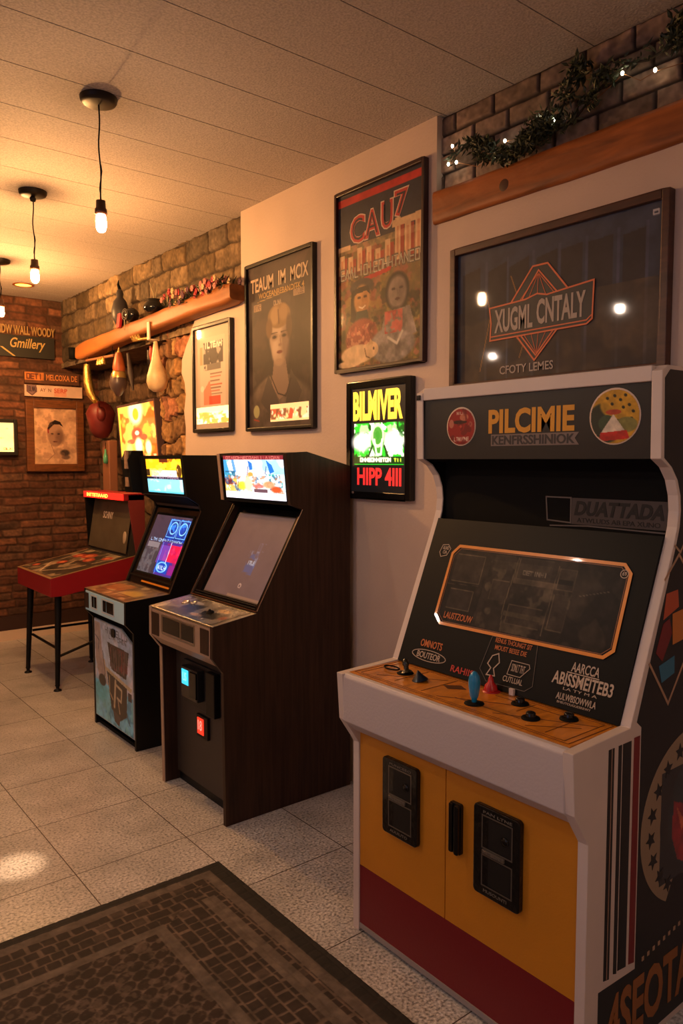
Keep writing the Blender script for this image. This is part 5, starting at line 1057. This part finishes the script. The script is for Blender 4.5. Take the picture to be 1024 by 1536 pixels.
# lit orange poster leaning out from the pillar
A = Art(100, 70, (226, 120, 30), .68); A = Art(96, 116, (226, 124, 34), 1.); A.blotch([(250, 170, 50), (206, 84, 24), (255, 196, 90)], 4, 8, al=.8, th=.48)
A.rect(0, 0, .05, 1, (250, 200, 60)); A.ell(.5, .10, .20, .24, (255, 240, 180), 1, .4); A.ell(.50, .16, .08, .10, (230, 170, 40)); A.ell(.50, .50, .15, .11, (196, 40, 26), 1, .3); A.ell(.68, .56, .09, .05, (206, 60, 30)); A.ell(.32, .62, .11, .04, (206, 70, 40)); A.ell(.5, .48, .06, .04, (255, 200, 180)); A.ell(.52, .70, .10, .14, (255, 240, 200), 1, .5); A.ell(.78, .74, .08, .12, (255, 236, 190), 1, .5); A.ell(.25, .80, .09, .16, (250, 220, 130), .9, .6); A.blotch([(110, 60, 40), (240, 200, 140)], 14, 3, (.5, .86, 1, 1), .9, .5)
t = thing('lit_orange_poster', (2.32, 5.2, 1.46), 'glowing orange framed poster hung tilted in the stone niche', 'poster')
oL = np.array([2.285, 5.585, 1.908]); uL = np.array([0, -.9994, .028]); uL /= np.linalg.norm(uL); vL = np.array([.06, -.16, -.985]); vL = vL-uL*(vL@uL); vL /= np.linalg.norm(vL); nL = np.cross(vL, uL)
WL, HL = .66, .46
bx = MB().slab(oL-nL*.05, uL, vL, nL, [(0, 0), (WL, 0), (WL, HL), (0, HL)], .048).build('light_case', mat('mauve_frame', rgb(96, 72, 70), .4), t)
outline('frame', [(.009, .009), (WL-.009, .009), (WL-.009, HL-.009), (.009, HL-.009)], .018, mat('mauve_frame', rgb(96, 72, 70), .4), -.002, True, t, oL, uL, vL, nL)
grid('print', oL+uL*.018+vL*.018-nL*.0012, uL*(WL-.036), vL*(HL-.036), A.a, glow('orange', 1.35), t)
MB().tube([tuple(oL+uL*.33-nL*.03), (2.30, 5.26, 2.10)], .003, 5).build('cord', blackm, t) if False else None

# ================================================================== back wall items
def bpic(name, label, cat, x0, x1, zT, zB, art, fm, fw=.03, pm=None, fd=.03, n='print'):
    t = thing(name, ((x0+x1)/2, BY-.02, zB), label, cat); y1 = BY-.022-fd; y0_ = BY-.016
    mb = MB(); mb.box((x0, y1, zB), (x0+fw, y0_, zT)).box((x1-fw, y1, zB), (x1, y0_, zT)).box((x0+fw, y1, zB), (x1-fw, y0_, zB+fw)).box((x0+fw, y1, zT-fw), (x1-fw, y0_, zT))
    mb.build('frame', fm, t, bevel=.003); MB().box((x0+fw, BY-.03, zB+fw), (x1-fw, BY-.018, zT-fw)).build('backing', blackm, t)
    grid(n, (x0+fw, BY-.0315, zT-fw), BU*(x1-x0-2*fw), BV*(zT-zB-2*fw), art.a, pm or paint, t); return t
A = Art(90, 116, (206, 164, 132), 1.3); A.noise(.25, 7, 4)
A.ell(.50, .47, .19, .19, (176, 136, 112)); A.ell(.50, .55, .15, .14, (164, 126, 104)); A.ell(.60, .52, .10, .13, (110, 80, 68), .7, .6); A.pol([(.32, .36), (.38, .26), (.50, .21), (.62, .24), (.70, .34), (.60, .29), (.48, .29), (.38, .36), (.33, .42)], (34, 22, 20)); A.line([(.33, .38), (.34, .44)], .02, (150, 40, 40))
for x in (.43, .58): A.ell(x, .46, .035, .012, (60, 40, 34))
A.ell(.50, .60, .06, .012, (90, 50, 44)); A.line([(.40, .66), (.48, .82), (.30, .95)], .008, (130, 100, 84)); A.ell(.72, .80, .11, .06, (50, 40, 40), .9, .5); A.ell(.74, .88, .10, .04, (90, 70, 64), .8, .5); A.blotch([(150, 110, 90)], 8, 3, al=.4)
bpic('framed_portrait_drawing', 'brown wooden framed pale sketch of a face, below the white banner on the back wall', 'picture', 1.905, 2.385, 2.000, 1.405, A, mat('gilt_brown_frame', rgb(108, 62, 30), .4, grain=((10, 10, 50), .4)), .062)
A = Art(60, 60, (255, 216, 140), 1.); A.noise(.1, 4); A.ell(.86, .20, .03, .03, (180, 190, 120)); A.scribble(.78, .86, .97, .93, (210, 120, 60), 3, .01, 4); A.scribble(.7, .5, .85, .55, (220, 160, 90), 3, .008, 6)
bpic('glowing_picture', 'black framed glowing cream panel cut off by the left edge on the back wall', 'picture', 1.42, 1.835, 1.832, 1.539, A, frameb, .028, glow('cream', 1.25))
A = Art(130, 34, (214, 180, 160), .2); A.noise(.1, 5); A.pol([(.03, 0), (.20, 0), (.205, .6), (.12, .98), (.03, .62)], (96, 66, 70)); A.pol([(.05, .05), (.18, .05), (.185, .55), (.12, .86), (.05, .56)], (130, 100, 104)); A.scribble(.06, .15, .18, .55, (60, 40, 50), 4, .008, 4); A.rect(.50, .30, .72, .95, (216, 130, 100), .6)
t = thing('white_banner', (2.15, BY-.03, 2.03), 'white name banner with a purple shield, directly above the framed sketch', 'sign')
MB().box((1.905, BY-.03, 2.030), (2.385, BY-.016, 2.125)).build('board', mat('cream_board', rgb(196, 164, 140), .5), t)
grid('print', (1.907, BY-.0306, 2.123), BU*.476, BV*.091, A.a, paintm, t)
text('lettering', 'AY  N', t, (2.03, BY-.031, 2.10), BU, BV, .09, .028, mat('brown_ink', rgb(110, 60, 40), .5), .01); text('lettering', 'SERP', t, (2.145, BY-.031, 2.106), BU, BV, .11, .04, mat('red_ink', rgb(190, 76, 50), .5), .01)
t = thing('orange_sign', (2.15, BY-.03, 2.15), 'weathered brown sign with orange letters, above the white banner', 'sign')
A = Art(110, 30, (90, 52, 30), .2); A.rect(0, .05, .34, .75, (196, 116, 50)); A.scribble(.03, .2, .32, .62, (96, 40, 20), 4, .014, 3); A.noise(.3, 8)
MB().box((1.905, BY-.034, 2.138), (2.36, BY-.016, 2.235)).build('board', mat('brown_board', rgb(80, 46, 30), .6), t)
grid('print', (1.907, BY-.0346, 2.233), BU*.45, BV*.093, A.a, paintm, t)
text('lettering', 'MELCOXA DE', t, (2.08, BY-.035, 2.218), BU, BV, .26, .05, mat('orange_letter', rgb(206, 128, 66), .5), .02)
t = thing('black_wall_sign', (1.95, BY-.03, 2.34), 'black wooden sign with cream script, highest on the back wall', 'sign')
MB().box((1.70, BY-.036, 2.345), (2.155, BY-.016, 2.520)).build('board', mat('black_board', rgb(26, 22, 16), .6), t)
text('lettering', 'NDW WALL WOODY', t, (1.70, BY-.03, 2.600), BU, BV, .46, .072, mat('cream_letter', rgb(170, 134, 82), .5), .015, .01)
text('lettering', 'Gmillery', t, (1.80, BY-.0375, 2.500), BU, BV, .28, .105, mat('pale_gold_script', rgb(186, 154, 90), .5), .012, .0015, slant=.3)
MB().slab((1.72, BY-.037, 2.44), BU, BV, BN, [(0, .02), (.02, .02), (.12, .09), (.10, .09)], .001).build('flourish', mat('pale_gold_script', rgb(186, 154, 90), .5), t)

# ================================================================== world, cool fill for the added window
wd = bpy.data.worlds.new('world'); S.world = wd; wd.use_nodes = True
wd.node_tree.nodes['Background'].inputs[0].default_value = (*rgb(120, 140, 190), 1); wd.node_tree.nodes['Background'].inputs[1].default_value = 2.
